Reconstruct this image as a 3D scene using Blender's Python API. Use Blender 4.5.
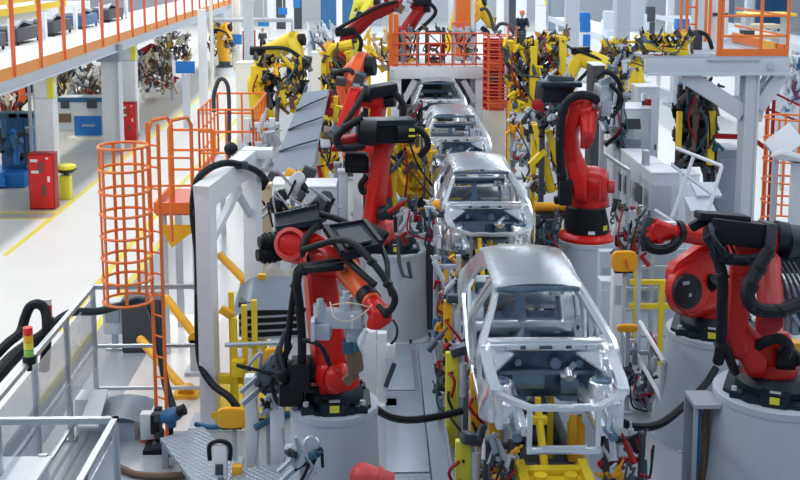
import bpy, bmesh, math, random
from mathutils import Vector as V, Matrix as M, Euler, Quaternion
for o in list(bpy.data.objects): bpy.data.objects.remove(o)
SC = bpy.context.scene
C = SC.collection
R = math.radians
PI = math.pi
# ---------------------------------------------------------------- camera, world, lamps, exposure
F, CAM, PYC, PITCH = 1100.0, V((0, 0, 7.2)), 109.0, R(8.0)
YAW = math.atan(24 * math.cos(PITCH) / F)
cam = bpy.data.objects.new('camera', bpy.data.cameras.new('camera'))
C.objects.link(cam)
cam.location = CAM
cam.rotation_euler = (PI / 2 - PITCH, 0, -YAW)
cam.data.sensor_width = 36
cam.data.lens = F / 800 * 36
cam.data.shift_y = -(240 - PYC) / 800
cam.data.clip_end = 400
SC.camera = cam
SC.view_settings.view_transform = 'Standard'
SC.view_settings.look = 'None'
SC.view_settings.exposure = 0.52
SC.view_settings.gamma = 1.0
SC.view_settings.use_curve_mapping = False
W = bpy.data.worlds.new('hall_light'); SC.world = W; W.use_nodes = True
bg = W.node_tree.nodes['Background']
bg.inputs['Color'].default_value = (0.66, 0.82, 1.0, 1)
bg.inputs['Strength'].default_value = 0.24
def area(name, loc, sx, sy, power, col=(1, 0.98, 0.95), rot=(0, 0, 0)):
    l = bpy.data.lights.new(name, 'AREA'); l.shape = 'RECTANGLE'; l.size = sx; l.size_y = sy
    l.energy = power; l.color = col
    o = bpy.data.objects.new(name, l); o.location = loc; o.rotation_euler = rot; C.objects.link(o)
for x, p1, p2, cl in ((-18, 1700, 2600, (1, .97, .90)), (-9, 1500, 2400, (1, .98, .93)), (0, 900, 1800, (.95, .97, 1)), (9, 800, 1900, (.90, .95, 1)), (19, 1400, 3000, (.93, .97, 1))):   # rows of strip lamps under the hall roof
    area('ceiling_lamp', (x, 26, 12.5), 0.8, 44, p1, cl)
    area('ceiling_lamp', (x, 80, 12.5), 0.8, 60, p2, cl)
# ---------------------------------------------------------------- camera geometry used to take measurements
_f = V((math.sin(YAW) * math.cos(PITCH), math.cos(YAW) * math.cos(PITCH), -math.sin(PITCH)))
_r = V((math.cos(YAW), -math.sin(YAW), 0)); _u = _r.cross(_f)
def ray(px, py): return _f * F + _r * (px - 400) - _u * (py - PYC)
def P(px, py, Y):
    d = ray(px, py); return CAM + d * (Y / d.y)
def G(px, py, z=0.0):
    d = ray(px, py); return CAM + d * ((z - CAM.z) / d.z)
# ---------------------------------------------------------------- materials
MAT = {}
def mat(name, col, rough=.5, metal=0.0, var=.06, scale=6.0, bump=0.0, coat=0.0, emit=None, spec=.5):
    m = bpy.data.materials.new(name); m.use_nodes = True
    nt = m.node_tree; b = nt.nodes['Principled BSDF']
    tc = nt.nodes.new('ShaderNodeTexCoord'); no = nt.nodes.new('ShaderNodeTexNoise')
    no.inputs['Scale'].default_value = scale; no.inputs['Detail'].default_value = 4
    nt.links.new(tc.outputs['Object'], no.inputs['Vector'])
    mx = nt.nodes.new('ShaderNodeMix'); mx.data_type = 'RGBA'
    mx.inputs['A'].default_value = (*[max(0, c * (1 - var)) for c in col], 1)
    mx.inputs['B'].default_value = (*[min(1, c * (1 + var)) for c in col], 1)
    nt.links.new(no.outputs['Fac'], mx.inputs['Factor'])
    nt.links.new(mx.outputs['Result'], b.inputs['Base Color'])
    b.inputs['Roughness'].default_value = rough; b.inputs['Metallic'].default_value = metal
    b.inputs['Specular IOR Level'].default_value = spec
    if coat: b.inputs['Coat Weight'].default_value = coat; b.inputs['Coat Roughness'].default_value = .15
    if bump:
        bp = nt.nodes.new('ShaderNodeBump'); bp.inputs['Strength'].default_value = bump; bp.inputs['Distance'].default_value = .02
        nt.links.new(no.outputs['Fac'], bp.inputs['Height']); nt.links.new(bp.outputs['Normal'], b.inputs['Normal'])
    if emit:
        b.inputs['Emission Color'].default_value = (*col, 1); b.inputs['Emission Strength'].default_value = emit
    MAT[name] = m
    return m
mat('white', (.76, .79, .84), .5); mat('cream', (.84, .82, .74), .6); mat('grey', (.42, .46, .53), .5)
mat('lgrey', (.54, .59, .66), .45); mat('dgrey', (.055, .062, .078), .5, spec=.35); mat('black', (.006, .009, .014), .5, spec=.28)
mat('navy', (.010, .022, .036), .45, spec=.32); mat('red', (.58, .008, .006), .36, coat=.15, spec=.35); mat('dred', (.34, .008, .014), .45, spec=.3)
mat('orange', (.84, .19, .03), .45); mat('rorange', (.78, .11, .02), .38, coat=.3); mat('yellow', (.86, .62, .02), .45)
mat('ylemon', (.80, .76, .06), .5); mat('oryel', (.88, .44, .02), .45); mat('blue', (.01, .17, .55), .45)
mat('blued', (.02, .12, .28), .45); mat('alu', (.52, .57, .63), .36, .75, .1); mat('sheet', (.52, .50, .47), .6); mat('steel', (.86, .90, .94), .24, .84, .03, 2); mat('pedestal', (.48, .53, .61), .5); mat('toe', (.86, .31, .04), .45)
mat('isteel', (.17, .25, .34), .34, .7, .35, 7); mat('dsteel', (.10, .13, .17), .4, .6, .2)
mat('plate', (.36, .43, .51), .38, .4, .15, 3); mat('brown', (.16, .10, .07), .6); mat('tan', (.60, .50, .36), .6)
mat('pinkred', (.62, .20, .17), .6); mat('teal', (.02, .10, .16), .45); mat('skin', (.6, .38, .28), .6); mat('lred', (.62, .07, .07), .4)
mat('panelgrey', (.27, .32, .39), .45, .2); mat('rail', (.74, .13, .05), .45); mat('signred', (.75, .02, .02), .4); mat('green', (.25, .6, .1), .4)
def glassy(name, col, alpha):
    m = mat(name, col, .15); m.node_tree.nodes['Principled BSDF'].inputs['Alpha'].default_value = alpha
glassy('glass', (.50, .55, .62), .50)
def tread():                                          # raised tread pattern of checker plate
    m = mat('tread', (.38, .45, .53), .36, .4, .12); nt = m.node_tree; b = nt.nodes['Principled BSDF']
    tc = nt.nodes.new('ShaderNodeTexCoord'); mp = nt.nodes.new('ShaderNodeMapping'); mp.inputs['Rotation'].default_value = (0, 0, .78)
    vo = nt.nodes.new('ShaderNodeTexVoronoi'); vo.inputs['Scale'].default_value = 14
    vo.inputs['Randomness'].default_value = 0
    bp = nt.nodes.new('ShaderNodeBump'); bp.inputs['Strength'].default_value = .9; bp.inputs['Distance'].default_value = .03
    nt.links.new(tc.outputs['Object'], mp.inputs['Vector']); nt.links.new(mp.outputs['Vector'], vo.inputs['Vector'])
    nt.links.new(vo.outputs['Distance'], bp.inputs['Height']); nt.links.new(bp.outputs['Normal'], b.inputs['Normal'])
tread()
def floormat():
    m = bpy.data.materials.new('floor_paint'); m.use_nodes = True; nt = m.node_tree; b = nt.nodes['Principled BSDF']
    N = nt.nodes.new; L = nt.links.new
    tc = N('ShaderNodeTexCoord'); sp = N('ShaderNodeSeparateXYZ'); L(tc.outputs['Object'], sp.inputs[0])
    no = N('ShaderNodeTexNoise'); no.inputs['Scale'].default_value = .7; no.inputs['Detail'].default_value = 6; L(tc.outputs['Object'], no.inputs['Vector'])
    def band(out, lo, hi):
        g = N('ShaderNodeMath'); g.operation = 'GREATER_THAN'; L(out, g.inputs[0]); g.inputs[1].default_value = lo
        l = N('ShaderNodeMath'); l.operation = 'LESS_THAN'; L(out, l.inputs[0]); l.inputs[1].default_value = hi
        p = N('ShaderNodeMath'); p.operation = 'MULTIPLY'; L(g.outputs[0], p.inputs[0]); L(l.outputs[0], p.inputs[1]); return p.outputs[0]
    def mul(a, c):
        p = N('ShaderNodeMath'); p.operation = 'MULTIPLY'; L(a, p.inputs[0]); L(c, p.inputs[1]); return p.outputs[0]
    def mix(prev, fac, col):
        x = N('ShaderNodeMix'); x.data_type = 'RGBA'; L(fac, x.inputs['Factor']); L(prev, x.inputs['A']); x.inputs['B'].default_value = (*col, 1); return x.outputs['Result']
    base = N('ShaderNodeMix'); base.data_type = 'RGBA'; L(no.outputs['Fac'], base.inputs['Factor'])
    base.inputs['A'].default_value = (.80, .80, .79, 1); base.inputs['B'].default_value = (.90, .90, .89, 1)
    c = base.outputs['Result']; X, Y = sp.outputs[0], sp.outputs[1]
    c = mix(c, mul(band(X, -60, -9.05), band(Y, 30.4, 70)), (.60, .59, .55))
    c = mix(c, mul(band(X, -5.45, 8.5), band(Y, 0, 60)), (.35, .38, .43))
    c = mix(c, mul(band(X, -4.2, -2.0), band(Y, 16.0, 21.5)), (.78, .75, .74))
    yl = (.86, .76, .10)
    for lo, hi, a, e in ((-6.24, -6.08, 20.5, 90), (-5.55, -5.40, 17, 90), (-9.05, -8.90, 26, 95)):
        c = mix(c, mul(band(X, lo, hi), band(Y, a, e)), yl)
    for a, e in ((29.7, 29.85), (30.4, 30.6)):
        c = mix(c, mul(band(X, -40, -9.0), band(Y, a, e)), yl)
    c = mix(c, mul(band(X, -40, -9.0), band(Y, 29.85, 30.4)), (.46, .46, .45))
    L(c, b.inputs['Base Color']); b.inputs['Roughness'].default_value = .28
    MAT['floor'] = m
floormat()
# ---------------------------------------------------------------- mesh builder
def axis_q(d):
    d = V(d).normalized()
    return d.to_track_quat('Z', 'Y' if abs(d.y) < .95 else 'X')
class B:
    def __init__(s): s.bm = bmesh.new()
    def box(s, c, size, rot=None, bev=0):
        m = M.Translation(V(c)) @ ((Euler(rot).to_matrix().to_4x4() if isinstance(rot, tuple) else rot.to_matrix().to_4x4()) if rot is not None else M.Identity(4)) @ M.Diagonal((*size, 1))
        r = bmesh.ops.create_cube(s.bm, size=1, matrix=m)
        if bev:
            es = list({e for v in r['verts'] for e in v.link_edges})
            bmesh.ops.bevel(s.bm, geom=es, offset=bev, segments=2, affect='EDGES', profile=.6)
        return s
    def bar(s, a, b, w, h=None, ext=0, bev=0):
        a, b = V(a), V(b); d = b - a; h = h or w
        z = d.normalized(); x = z.cross(V((0, 0, 1)))
        x = V((1, 0, 0)) if x.length < .05 else x.normalized()
        y = z.cross(x)
        q = M((x, y, z)).transposed().to_quaternion()
        return s.box((a + b) / 2, (w, h, d.length + ext), q, bev)
    def cyl(s, a, b, r, r2=None, seg=14):
        a, b = V(a), V(b); d = b - a
        m = M.Translation((a + b) / 2) @ axis_q(d).to_matrix().to_4x4()
        bmesh.ops.create_cone(s.bm, cap_ends=True, segments=seg, radius1=r, radius2=r if r2 is None else r2, depth=d.length, matrix=m)
        return s
    def ring(s, c, R_, r, seg=24, rs=6, n=(0, 0, 1), a0=0, a1=2 * PI):
        q = axis_q(n); pts = []
        full = abs(a1 - a0 - 2 * PI) < 1e-4
        for i in range(seg + (0 if full else 1)):
            t = a0 + (a1 - a0) * i / seg
            pts.append(V(c) + q @ V((math.cos(t) * R_, math.sin(t) * R_, 0)))
        return s.tube(pts, r, rs, smooth=False, closed=full)
    def tube(s, pts, r, seg=8, smooth=True, closed=False, n=5):
        pts = [V(p) for p in pts]
        if smooth and len(pts) > 2:
            o = []
            for i in range(len(pts) - 1):
                p0, p1, p2, p3 = pts[max(i - 1, 0)], pts[i], pts[i + 1], pts[min(i + 2, len(pts) - 1)]
                for k in range(n):
                    t = k / n
                    o.append(.5 * ((2 * p1) + (p2 - p0) * t + (2 * p0 - 5 * p1 + 4 * p2 - p3) * t * t + (3 * p1 - p0 - 3 * p2 + p3) * t ** 3))
            pts = o + [pts[-1]]
        rings = []; L = len(pts); prev = None
        for i, p in enumerate(pts):
            a = pts[i - 1] if (i > 0 or closed) else p
            b = pts[(i + 1) % L] if (i < L - 1 or closed) else p
            t = (b - a).normalized()
            if prev is None:
                x = t.orthogonal().normalized()
            else:
                x = prev - t * prev.dot(t); x = x.normalized() if x.length > 1e-4 else t.orthogonal().normalized()
            prev = x; y = t.cross(x)
            rings.append([s.bm.verts.new(p + (x * math.cos(2 * PI * k / seg) + y * math.sin(2 * PI * k / seg)) * r) for k in range(seg)])
        for i in range(L if closed else L - 1):
            A, D = rings[i], rings[(i + 1) % L]
            off = 0
            if closed and i == L - 1: off = min(range(seg), key=lambda o: (A[0].co - D[o].co).length)
            for k in range(seg):
                s.bm.faces.new((A[k], A[(k + 1) % seg], D[(k + 1 + off) % seg], D[(k + off) % seg]))
        if not closed:
            s.bm.faces.new(rings[0][::-1]); s.bm.faces.new(rings[-1])
        return s
    def sph(s, c, r, sc=(1, 1, 1), seg=14):
        m = M.Translation(V(c)) @ M.Diagonal((*sc, 1))
        bmesh.ops.create_uvsphere(s.bm, u_segments=seg, v_segments=max(6, seg // 2), radius=r, matrix=m); return s
    def hull(s, items, seg=18):
        """convex hull of discs (centre, axis, radius, half thickness) with slightly rounded rims"""
        vs = []
        for c, ax, r, h in items:
            q = axis_q(ax); c = V(c); e = min(r, h) * .22
            for z, rr in ((-h, r - e), (-h + e, r), (h - e, r), (h, r - e)):
                for k in range(seg):
                    t = 2 * PI * k / seg
                    vs.append(s.bm.verts.new(c + q @ V((math.cos(t) * rr, math.sin(t) * rr, z))))
        g = bmesh.ops.convex_hull(s.bm, input=vs)
        dead = [v for v in g['geom_interior'] + g['geom_unused'] if isinstance(v, bmesh.types.BMVert) and v.is_valid]
        bmesh.ops.delete(s.bm, geom=list(set(dead)), context='VERTS')
        return s
    def prism(s, pts, vec, bev=0):
        vs = [s.bm.verts.new(V(p)) for p in pts]; f = s.bm.faces.new(vs)
        g = bmesh.ops.extrude_face_region(s.bm, geom=[f])['geom']
        nv = [v for v in g if isinstance(v, bmesh.types.BMVert)]
        bmesh.ops.translate(s.bm, verts=nv, vec=V(vec))
        if bev:
            es = list({e for v in vs + nv for e in v.link_edges}); bmesh.ops.bevel(s.bm, geom=es, offset=bev, segments=2, affect='EDGES')
        return s
    def strip(s, pts, w, t, out=(1, 0, 0)):
        """rectangular section swept along pts: w across (perpendicular to out), t along out"""
        pts = [V(p) for p in pts]; out = V(out).normalized(); rings = []
        ws = w if isinstance(w, (list, tuple)) else [w] * len(pts)
        for i, p in enumerate(pts):
            d = (pts[min(i + 1, len(pts) - 1)] - pts[max(i - 1, 0)]).normalized()
            n = (out - d * out.dot(d)).normalized(); a = d.cross(n)
            h = ws[i] / 2
            rings.append([s.bm.verts.new(p + a * u * h + n * v * t / 2) for u, v in ((-1, -1), (1, -1), (1, 1), (-1, 1))])
        for A, D in zip(rings, rings[1:]):
            for k in range(4): s.bm.faces.new((A[k], A[(k + 1) % 4], D[(k + 1) % 4], D[k]))
        s.bm.faces.new(rings[0][::-1]); s.bm.faces.new(rings[-1]); return s
    def grid(s, fn, nu, nv, thick=0):
        vs = [[s.bm.verts.new(V(fn(i / nu, j / nv))) for j in range(nv + 1)] for i in range(nu + 1)]
        fs = [s.bm.faces.new((vs[i][j], vs[i + 1][j], vs[i + 1][j + 1], vs[i][j + 1])) for i in range(nu) for j in range(nv)]
        if thick: bmesh.ops.solidify(s.bm, geom=fs, thickness=thick)
        return s
    def lathe(s, c, prof, seg=28, n=(0, 0, 1)):
        q = axis_q(n); c = V(c)
        rings = [[s.bm.verts.new(c + q @ V((r * math.cos(2 * PI * k / seg), r * math.sin(2 * PI * k / seg), z))) for k in range(seg)] for r, z in prof]
        for A, D in zip(rings, rings[1:]):
            for k in range(seg): s.bm.faces.new((A[k], A[(k + 1) % seg], D[(k + 1) % seg], D[k]))
        s.bm.faces.new(rings[0][::-1]); s.bm.faces.new(rings[-1]); return s
    def outline(s, outer, holes, fn, thick):
        """flat panel with holes; fn maps (u, v) to a point"""
        es = []
        for loop in [outer] + holes:
            vs = [s.bm.verts.new(V((u, v, 0))) for u, v in loop]
            es += [s.bm.edges.new((vs[i], vs[(i + 1) % len(vs)])) for i in range(len(vs))]
        g = bmesh.ops.triangle_fill(s.bm, edges=es, use_beauty=True)['geom']
        fs = [f for f in g if isinstance(f, bmesh.types.BMFace)]
        for v in {v for e in es for v in e.verts}: v.co = V(fn(v.co.x, v.co.y))
        bmesh.ops.recalc_face_normals(s.bm, faces=fs)
        bmesh.ops.solidify(s.bm, geom=fs, thickness=thick)
        return s
    def mesh(s, name, m, org, ang=35):
        bmesh.ops.recalc_face_normals(s.bm, faces=s.bm.faces)
        bmesh.ops.translate(s.bm, verts=s.bm.verts, vec=-V(org))
        me = bpy.data.meshes.new(name); s.bm.to_mesh(me); s.bm.free()
        me.materials.append(MAT[m] if isinstance(m, str) else m)
        for p in me.polygons: p.use_smooth = True
        me.set_sharp_from_angle(angle=R(ang))
        return me
def org(o):
    p = V((0, 0, 0))
    while o is not None: p = p + o.location; o = o.parent
    return p
def thing(name, label, cat, loc=(0, 0, 0), group=None):
    o = bpy.data.objects.new(name, None); C.objects.link(o); o.location = V(loc); o.empty_display_size = .1
    o['label'] = label; o['category'] = cat
    if group: o['group'] = group
    return o
SPLIT = {'foot', 'box_rim', 'collar', 'handle', 'guard_rail', 'toe_board', 'base_beam', 'vent_panel', 'cap_plate', 'gun_clip', 'warning_label', 'cross_bar', 'roof_bow', 'turret_seam', 'end_cap'}
def islands(bm):
    seen = set(); out = []
    for v in bm.verts:
        if v in seen: continue
        st = [v]; seen.add(v); grp = []
        while st:
            a = st.pop(); grp.append(a)
            for e in a.link_edges:
                w = e.other_vert(a)
                if w not in seen: seen.add(w); st.append(w)
        out.append(grp)
    return out
def part(name, b, m, parent, label=None, ang=35):
    if name in SPLIT:
        gs = islands(b.bm)
        if len(gs) > 1:
            for g in gs[1:]:
                n = B(); mp = {v: n.bm.verts.new(v.co) for v in g}
                for f in {f for v in g for f in v.link_faces}: n.bm.faces.new([mp[v] for v in f.verts])
                o = bpy.data.objects.new(name, n.mesh(name, m, org(parent), ang)); C.objects.link(o); o.parent = parent
                if label: o['label'] = label
            bmesh.ops.delete(b.bm, geom=[v for g in gs[1:] for v in g], context='VERTS')
    o = bpy.data.objects.new(name, b.mesh(name, m, org(parent), ang)); C.objects.link(o); o.parent = parent
    if label: o['label'] = label
    return o
def solo(name, b, m, label, cat, group=None, ang=35):
    xs = [v.co for v in b.bm.verts]
    c = V(((min(v.x for v in xs) + max(v.x for v in xs)) / 2, (min(v.y for v in xs) + max(v.y for v in xs)) / 2, min(v.z for v in xs)))
    o = bpy.data.objects.new(name, b.mesh(name, m, c, ang)); C.objects.link(o); o.location = c
    o['label'] = label; o['category'] = cat
    if group: o['group'] = group
    return o
def struct(name, b, m, label=None):
    o = bpy.data.objects.new(name, b.mesh(name, m, (0, 0, 0))); C.objects.link(o); o['kind'] = 'structure'
    if label: o['label'] = label
    return o
def dup(root, loc, rz=0, label=None, group=None, scale=None):
    r = root.copy(); C.objects.link(r); r.location = V(loc); r.rotation_euler = (0, 0, rz)
    if scale: r.scale = (scale,) * 3
    if label: r['label'] = label
    if group: r['group'] = group
    for ch in root.children:
        c = ch.copy(); C.objects.link(c); c.parent = r
        for g in ch.children:
            d = g.copy(); C.objects.link(d); d.parent = c
    return r
# ---------------------------------------------------------------- the hall
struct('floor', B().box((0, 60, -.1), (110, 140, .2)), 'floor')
struct('wall_back', B().box((0, 126, 6), (110, .3, 12)), 'white')
struct('wall_left', B().box((-54, 60, 6), (.3, 140, 12)), 'white')
struct('wall_right', B().box((54, 60, 6), (.3, 140, 12)), 'white')
# ---------------------------------------------------------------- car bodies in white
LX = 2.1                                             # centre of the line
def bodyx(z):
    if z > .92: return .87 - .33 * ((z - .92) / .55)
    return .87 - .05 * ((.92 - z) / .8) ** 2
def arc(cx, cz, r, a0, a1, n):
    return [(cx + r * math.cos(R(a0 + (a1 - a0) * i / n)), cz + r * math.sin(R(a0 + (a1 - a0) * i / n))) for i in range(n + 1)]
def make_car(label):
    t = thing('car', label, 'car', (0, 0, 0), 'bare car bodies on the line')
    # roof skin
    def roof(u, v):
        y = .66 + 2.05 * v; hw = (.57 + .02 * math.sin(v * PI)) - .07 * max(0, v - .6)
        x = (u - .5) * 2 * hw
        z = 1.435 + .085 * math.sin(min(1, v * 1.15 + .12) * PI * .62) - .16 * max(0, v - .72) ** 2 * 6
        return (x, y, z + .055 * (1 - ((u - .5) * 2) ** 2))
    part('roof', B().grid(roof, 16, 16, .03), 'steel', t, ang=50)
    outer = [(-.2, .16), (-.24, .5), (-.2, .8), (-.04, .99), (.16, 1.13), (.4, 1.29), (.62, 1.40), (.8, 1.455), (1.1, 1.505), (1.5, 1.525), (2.0, 1.515), (2.4, 1.46), (2.68, 1.38),
             (2.9, 1.2), (3.08, .98), (3.16, .8), (3.2, .6), (3.18, .4), (3.1, .3), (2.8, .28)] + arc(2.42, .3, .37, 0, 180, 10)[1:] + [(1.98, .16), (1.9, .1), (1.2, .08), (.4, .08)]
    hole1 = [(.02, .26), (-.06, .5), (-.05, .84), (.06, .985), (.24, 1.1), (.48, 1.255), (.68, 1.345), (.86, 1.395), (1.07, 1.42), (1.13, 1.41), (1.16, 1.1), (1.13, .8), (1.08, .4), (1.04, .26), (.9, .24)]
    hole2 = [(1.24, .26), (1.28, .5), (1.3, .85), (1.3, 1.2), (1.28, 1.41), (1.36, 1.43), (1.7, 1.42), (1.98, 1.36), (2.2, 1.2), (2.3, 1.02), (2.26, .86), (2.12, .74), (1.98, .62), (1.9, .48), (1.78, .3), (1.6, .24)]
    for sx in (-1, 1):
        part('side_frame', B().outline(outer, [hole1, hole2], lambda y, z: (sx * bodyx(z), y, z), .05), 'steel', t, ang=40)
        inn = B()
        for ph in ([(sx * (bodyx(z) - .07), y, z) for y, z in ((1.1, .15), (1.14, .5), (1.2, .95), (1.2, 1.42))],
                   [(sx * (bodyx(z) - .08), y, z) for y, z in ((2.0, .6), (2.25, .95), (2.5, 1.4))]):
            inn.strip(ph, .15, .05, (sx, 0, 0))
        inn.strip([(sx * (bodyx(z) - .06), y, z) for y, z in ((-.12, .95), (.5, 1.29), (.9, 1.43), (1.5, 1.47), (2.6, 1.4))], .09, .06, (sx, 0, 0))
        inn.box((sx * .76, .9, .16), (.12, 2.2, .18))
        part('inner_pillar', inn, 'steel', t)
        # engine bay
        part('fender_rail', B().strip([(sx * .76, .02, .93), (sx * .77, -.42, .86), (sx * .755, -.9, .81), (sx * .73, -1.16, .78)], .13, .07, (0, 0, 1)), 'steel', t)
        wh = B()
        wh.hull([((sx * .62, -.48, .58), (0, 0, 1), .16, .07), ((sx * .66, -.5, .30), (0, 0, 1), .22, .1)]); wh.prism([(sx * .74, -.02, .88), (sx * .36, -.02, .86), (sx * .70, -.42, .72)], (0, 0, -.05), .01)
        wh.box((sx * .66, -.98, .50), (.16, .38, .34), bev=.03); wh.box((sx * .7, -.12, .6), (.1, .36, .5), bev=.02)
        w = part('wheelhouse', wh, 'steel', t)
        part('strut_mount', B().lathe((sx * .62, -.48, .65), [(.12, 0), (.12, .02), (.07, .03), (.06, .005)], 20), 'isteel', w)
        part('front_rail', B().bar((sx * .44, .1, .36), (sx * .44, -1.36, .40), .10, .13, bev=.012), 'steel', t)
        part('crash_can', B().cyl((sx * .52, -1.15, .40), (sx * .54, -1.53, .40), .055, seg=16).cyl((sx * .54, -1.51, .40), (sx * .54, -1.55, .40), .045), 'isteel', t)
        part('headlamp_bracket', B().box((sx * .60, -1.2, .60), (.16, .2, .16), bev=.03).bar((sx * .55, -1.3, .70), (sx * .5, -1.42, .34), .04).bar((sx * .72, -1.16, .76), (sx * .62, -1.25, .45), .05), 'steel', t)
    part('radiator_beam', B().strip([(-.73, -1.15, .77), (-.62, -1.25, .75), (-.39, -1.44, .72), (-.3, -1.455, .72), (0, -1.46, .72), (.3, -1.455, .72), (.39, -1.44, .72), (.62, -1.25, .75), (.73, -1.15, .77)], .085, .05, (0, 0, 1))
         .box((-.2, -1.46, .75), (.2, .05, .02)).box((.2, -1.46, .75), (.2, .05, .02)), 'steel', t)
    part('bumper_beam', B().box((0, -1.42, .20), (.84, .08, .07), bev=.015).box((0, -1.435, .245), (.5, .05, .02)), 'steel', t)
    for sx in (-1, 1): part('radiator_support', B().bar((sx * .385, -1.42, .71), (sx * .39, -1.40, .20), .06, .05), 'steel', t)
    # cowl, firewall
    cw = B().box((0, .06, .945), (1.50, .15, .07), bev=.02).box((0, -.02, .90), (1.44, .04, .08), bev=.01)
    for k in range(-3, 4):
        if k: cw.box((k * .19, -.045, .905), (.12, .02, .045))
    part('cowl', cw, 'steel', t)
    part('cowl_slot', B().box((-.33, -.047, .905), (.16, .012, .04)).box((0, -.047, .905), (.16, .012, .04)).box((.33, -.047, .905), (.16, .012, .04)).box((-.56, -.047, .905), (.12, .012, .03)).box((.56, -.047, .905), (.12, .012, .03)), 'dsteel', t)
    fw = B().grid(lambda u, v: ((u - .5) * 1.3, .0 + .06 * math.sin(u * 9) * math.sin(v * 5) + .08 * (1 - v), .22 + .64 * v), 22, 8, .02)
    fw.box((0, -.08, .60), (1.2, .05, .05)).box((-.22, -.06, .48), (.42, .06, .2), bev=.02).box((.3, -.07, .42), (.24, .08, .2), bev=.03)
    fw.cyl((.12, -.08, .70), (.12, 0, .70), .07).cyl((-.35, -.08, .72), (-.35, 0, .72), .045).cyl((.42, -.08, .7), (.42, 0, .7), .05)
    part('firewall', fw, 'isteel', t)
    part('brake_bracket', B().box((.27, -.12, .58), (.2, .1, .05), bev=.01).bar((.2, -.15, .55), (.36, -.1, .72), .05).cyl((.28, -.2, .56), (.28, -.08, .62), .06), 'steel', t)
    # inside
    fl = B().grid(lambda u, v: ((u - .5) * 1.5, .05 + 2.95 * v, .16 + (.17 * max(0, 1 - abs(u - .5) * 7)) + .20 * max(0, min(1, (v - .55) * 6)) + .02 * math.sin(v * 40)), 28, 24, .02)
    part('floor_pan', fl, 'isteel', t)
    part('seat_crossmember', B().box((0, .95, .30), (1.4, .16, .14), bev=.03), 'steel', t); part('seat_crossmember', B().box((0, 1.5, .30), (1.4, .14, .12), bev=.03), 'steel', t); part('seat_crossmember', B().box((0, 2.05, .46), (1.4, .14, .14), bev=.03), 'steel', t)
    part('dash_beam', B().cyl((-.7, .28, .80), (.7, .28, .80), .045).box((0, .3, .60), (.16, .06, .4)).box((-.4, .27, .80), (.12, .12, .14)), 'dsteel', t)
    part('tunnel_bracket', B().box((-.08, .55, .52), (.26, .2, .12), bev=.03).lathe((-.08, .5, .58), [(.10, 0), (.10, .06), (.06, .06), (.06, .0)], 18, (0, -.5, 1)), 'steel', t)
    part('seat_bulkhead', B().outline([(-.66, .42), (.66, .42), (.66, .92), (-.66, .92)], [[(-.56, .52), (-.06, .52), (-.06, .82), (-.5, .84)], [(.56, .52), (.06, .52), (.06, .82), (.5, .84)]], lambda x, z: (x, 2.1 + (z - .42) * .9, z), .03).box((0, 2.5, .93), (1.32, .14, .07), bev=.02), 'isteel', t)
    part('parcel_shelf', B().outline([(-.64, 2.5), (.64, 2.5), (.6, 2.9), (-.6, 2.9)], [[(-.5, 2.58), (-.12, 2.58), (-.12, 2.82), (-.46, 2.82)], [(.5, 2.58), (.12, 2.58), (.12, 2.82), (.46, 2.82)]], lambda x, y: (x, y, .96), .03), 'steel', t)
    for sx in (-1, 1): part('wheel_house_rear', B().hull([((sx * .66, 2.4, .5), (1, 0, 0), .36, .1)]).hull([((sx * .52, 2.45, .85), (0, 0, 1), .1, .06)]), 'steel', t)
    part('rear_frame', B().strip([(-.52, 2.7, 1.4), (-.62, 2.95, 1.1), (-.7, 3.1, .8), (-.66, 3.15, .5)], .1, .06, (0, 1, 0)).strip([(.52, 2.7, 1.4), (.62, 2.95, 1.1), (.7, 3.1, .8), (.66, 3.15, .5)], .1, .06, (0, 1, 0)).box((0, 3.14, .5), (1.35, .08, .28), bev=.02).box((0, 2.68, 1.40), (1.04, .1, .05)), 'steel', t)
    part('roof_bow', B().box((0, .72, 1.425), (1.08, .1, .05), bev=.01).box((0, 1.25, 1.47), (1.06, .08, .03)).box((0, 1.9, 1.47), (1.06, .08, .03)), 'isteel', t)
    part('sill_underside', B().bar((-.5, -.1, .14), (-.5, 3, .14), .1, .1).bar((.5, -.1, .14), (.5, 3, .14), .1, .1).box((0, 1, .1), (1.1, .08, .06)), 'isteel', t)
    return t
CARZ, CARY = 1.45, 13.15
c0 = make_car('bare silver car body nearest the camera, at the front of the line'); c0.location = (LX, CARY, CARZ)
for i, lb in enumerate(('second bare silver car body from the front, between the red robots', 'third bare silver car body, just before the white gantry', 'rearmost bare silver car body, under the white gantry beam')):
    dup(c0, (LX, CARY + 7.7 * (i + 1), CARZ), 0, lb)
# ---------------------------------------------------------------- line bed and carriers under the bodies
for i, (y0, lb) in enumerate(((9.2, 'grey conveyor bed under the nearest car body'), (16.6, 'grey conveyor bed between first and second car bodies'), (24.3, 'grey conveyor bed under the third car body'), (32.0, 'grey conveyor bed running in under the white gantry'))):
    t = thing('conveyor_bed', lb, 'conveyor', (LX, y0, 0), 'conveyor beds of the line')
    y1 = y0 + 7.1
    for sx in (-1, 1):
        part('side_rail', B().box((LX + sx * .62, (y0 + y1) / 2, .42), (.14, y1 - y0, .22), bev=.02).box((LX + sx * .62, (y0 + y1) / 2, .56), (.2, y1 - y0, .03)), 'grey', t)
    part('shade_pan', B().box((LX, (y0 + y1) / 2, .12), (1.1, y1 - y0 - .1, .06)), 'dgrey', t)  # dark sheet added to imitate the shaded floor under the line
    for k in range(4):
        yy = y0 + .6 + k * 2
        part('cross_beam', B().box((LX, yy, .30), (1.3, .16, .16), bev=.01), 'dgrey', t)
        part('roller', B().cyl((LX - .55, yy + .8, .45), (LX + .55, yy + .8, .45), .06), 'dsteel', t)
        part('foot', B().box((LX - .62, yy, .16), (.12, .12, .32)).box((LX + .62, yy, .16), (.12, .12, .32)), 'dgrey', t)
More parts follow.
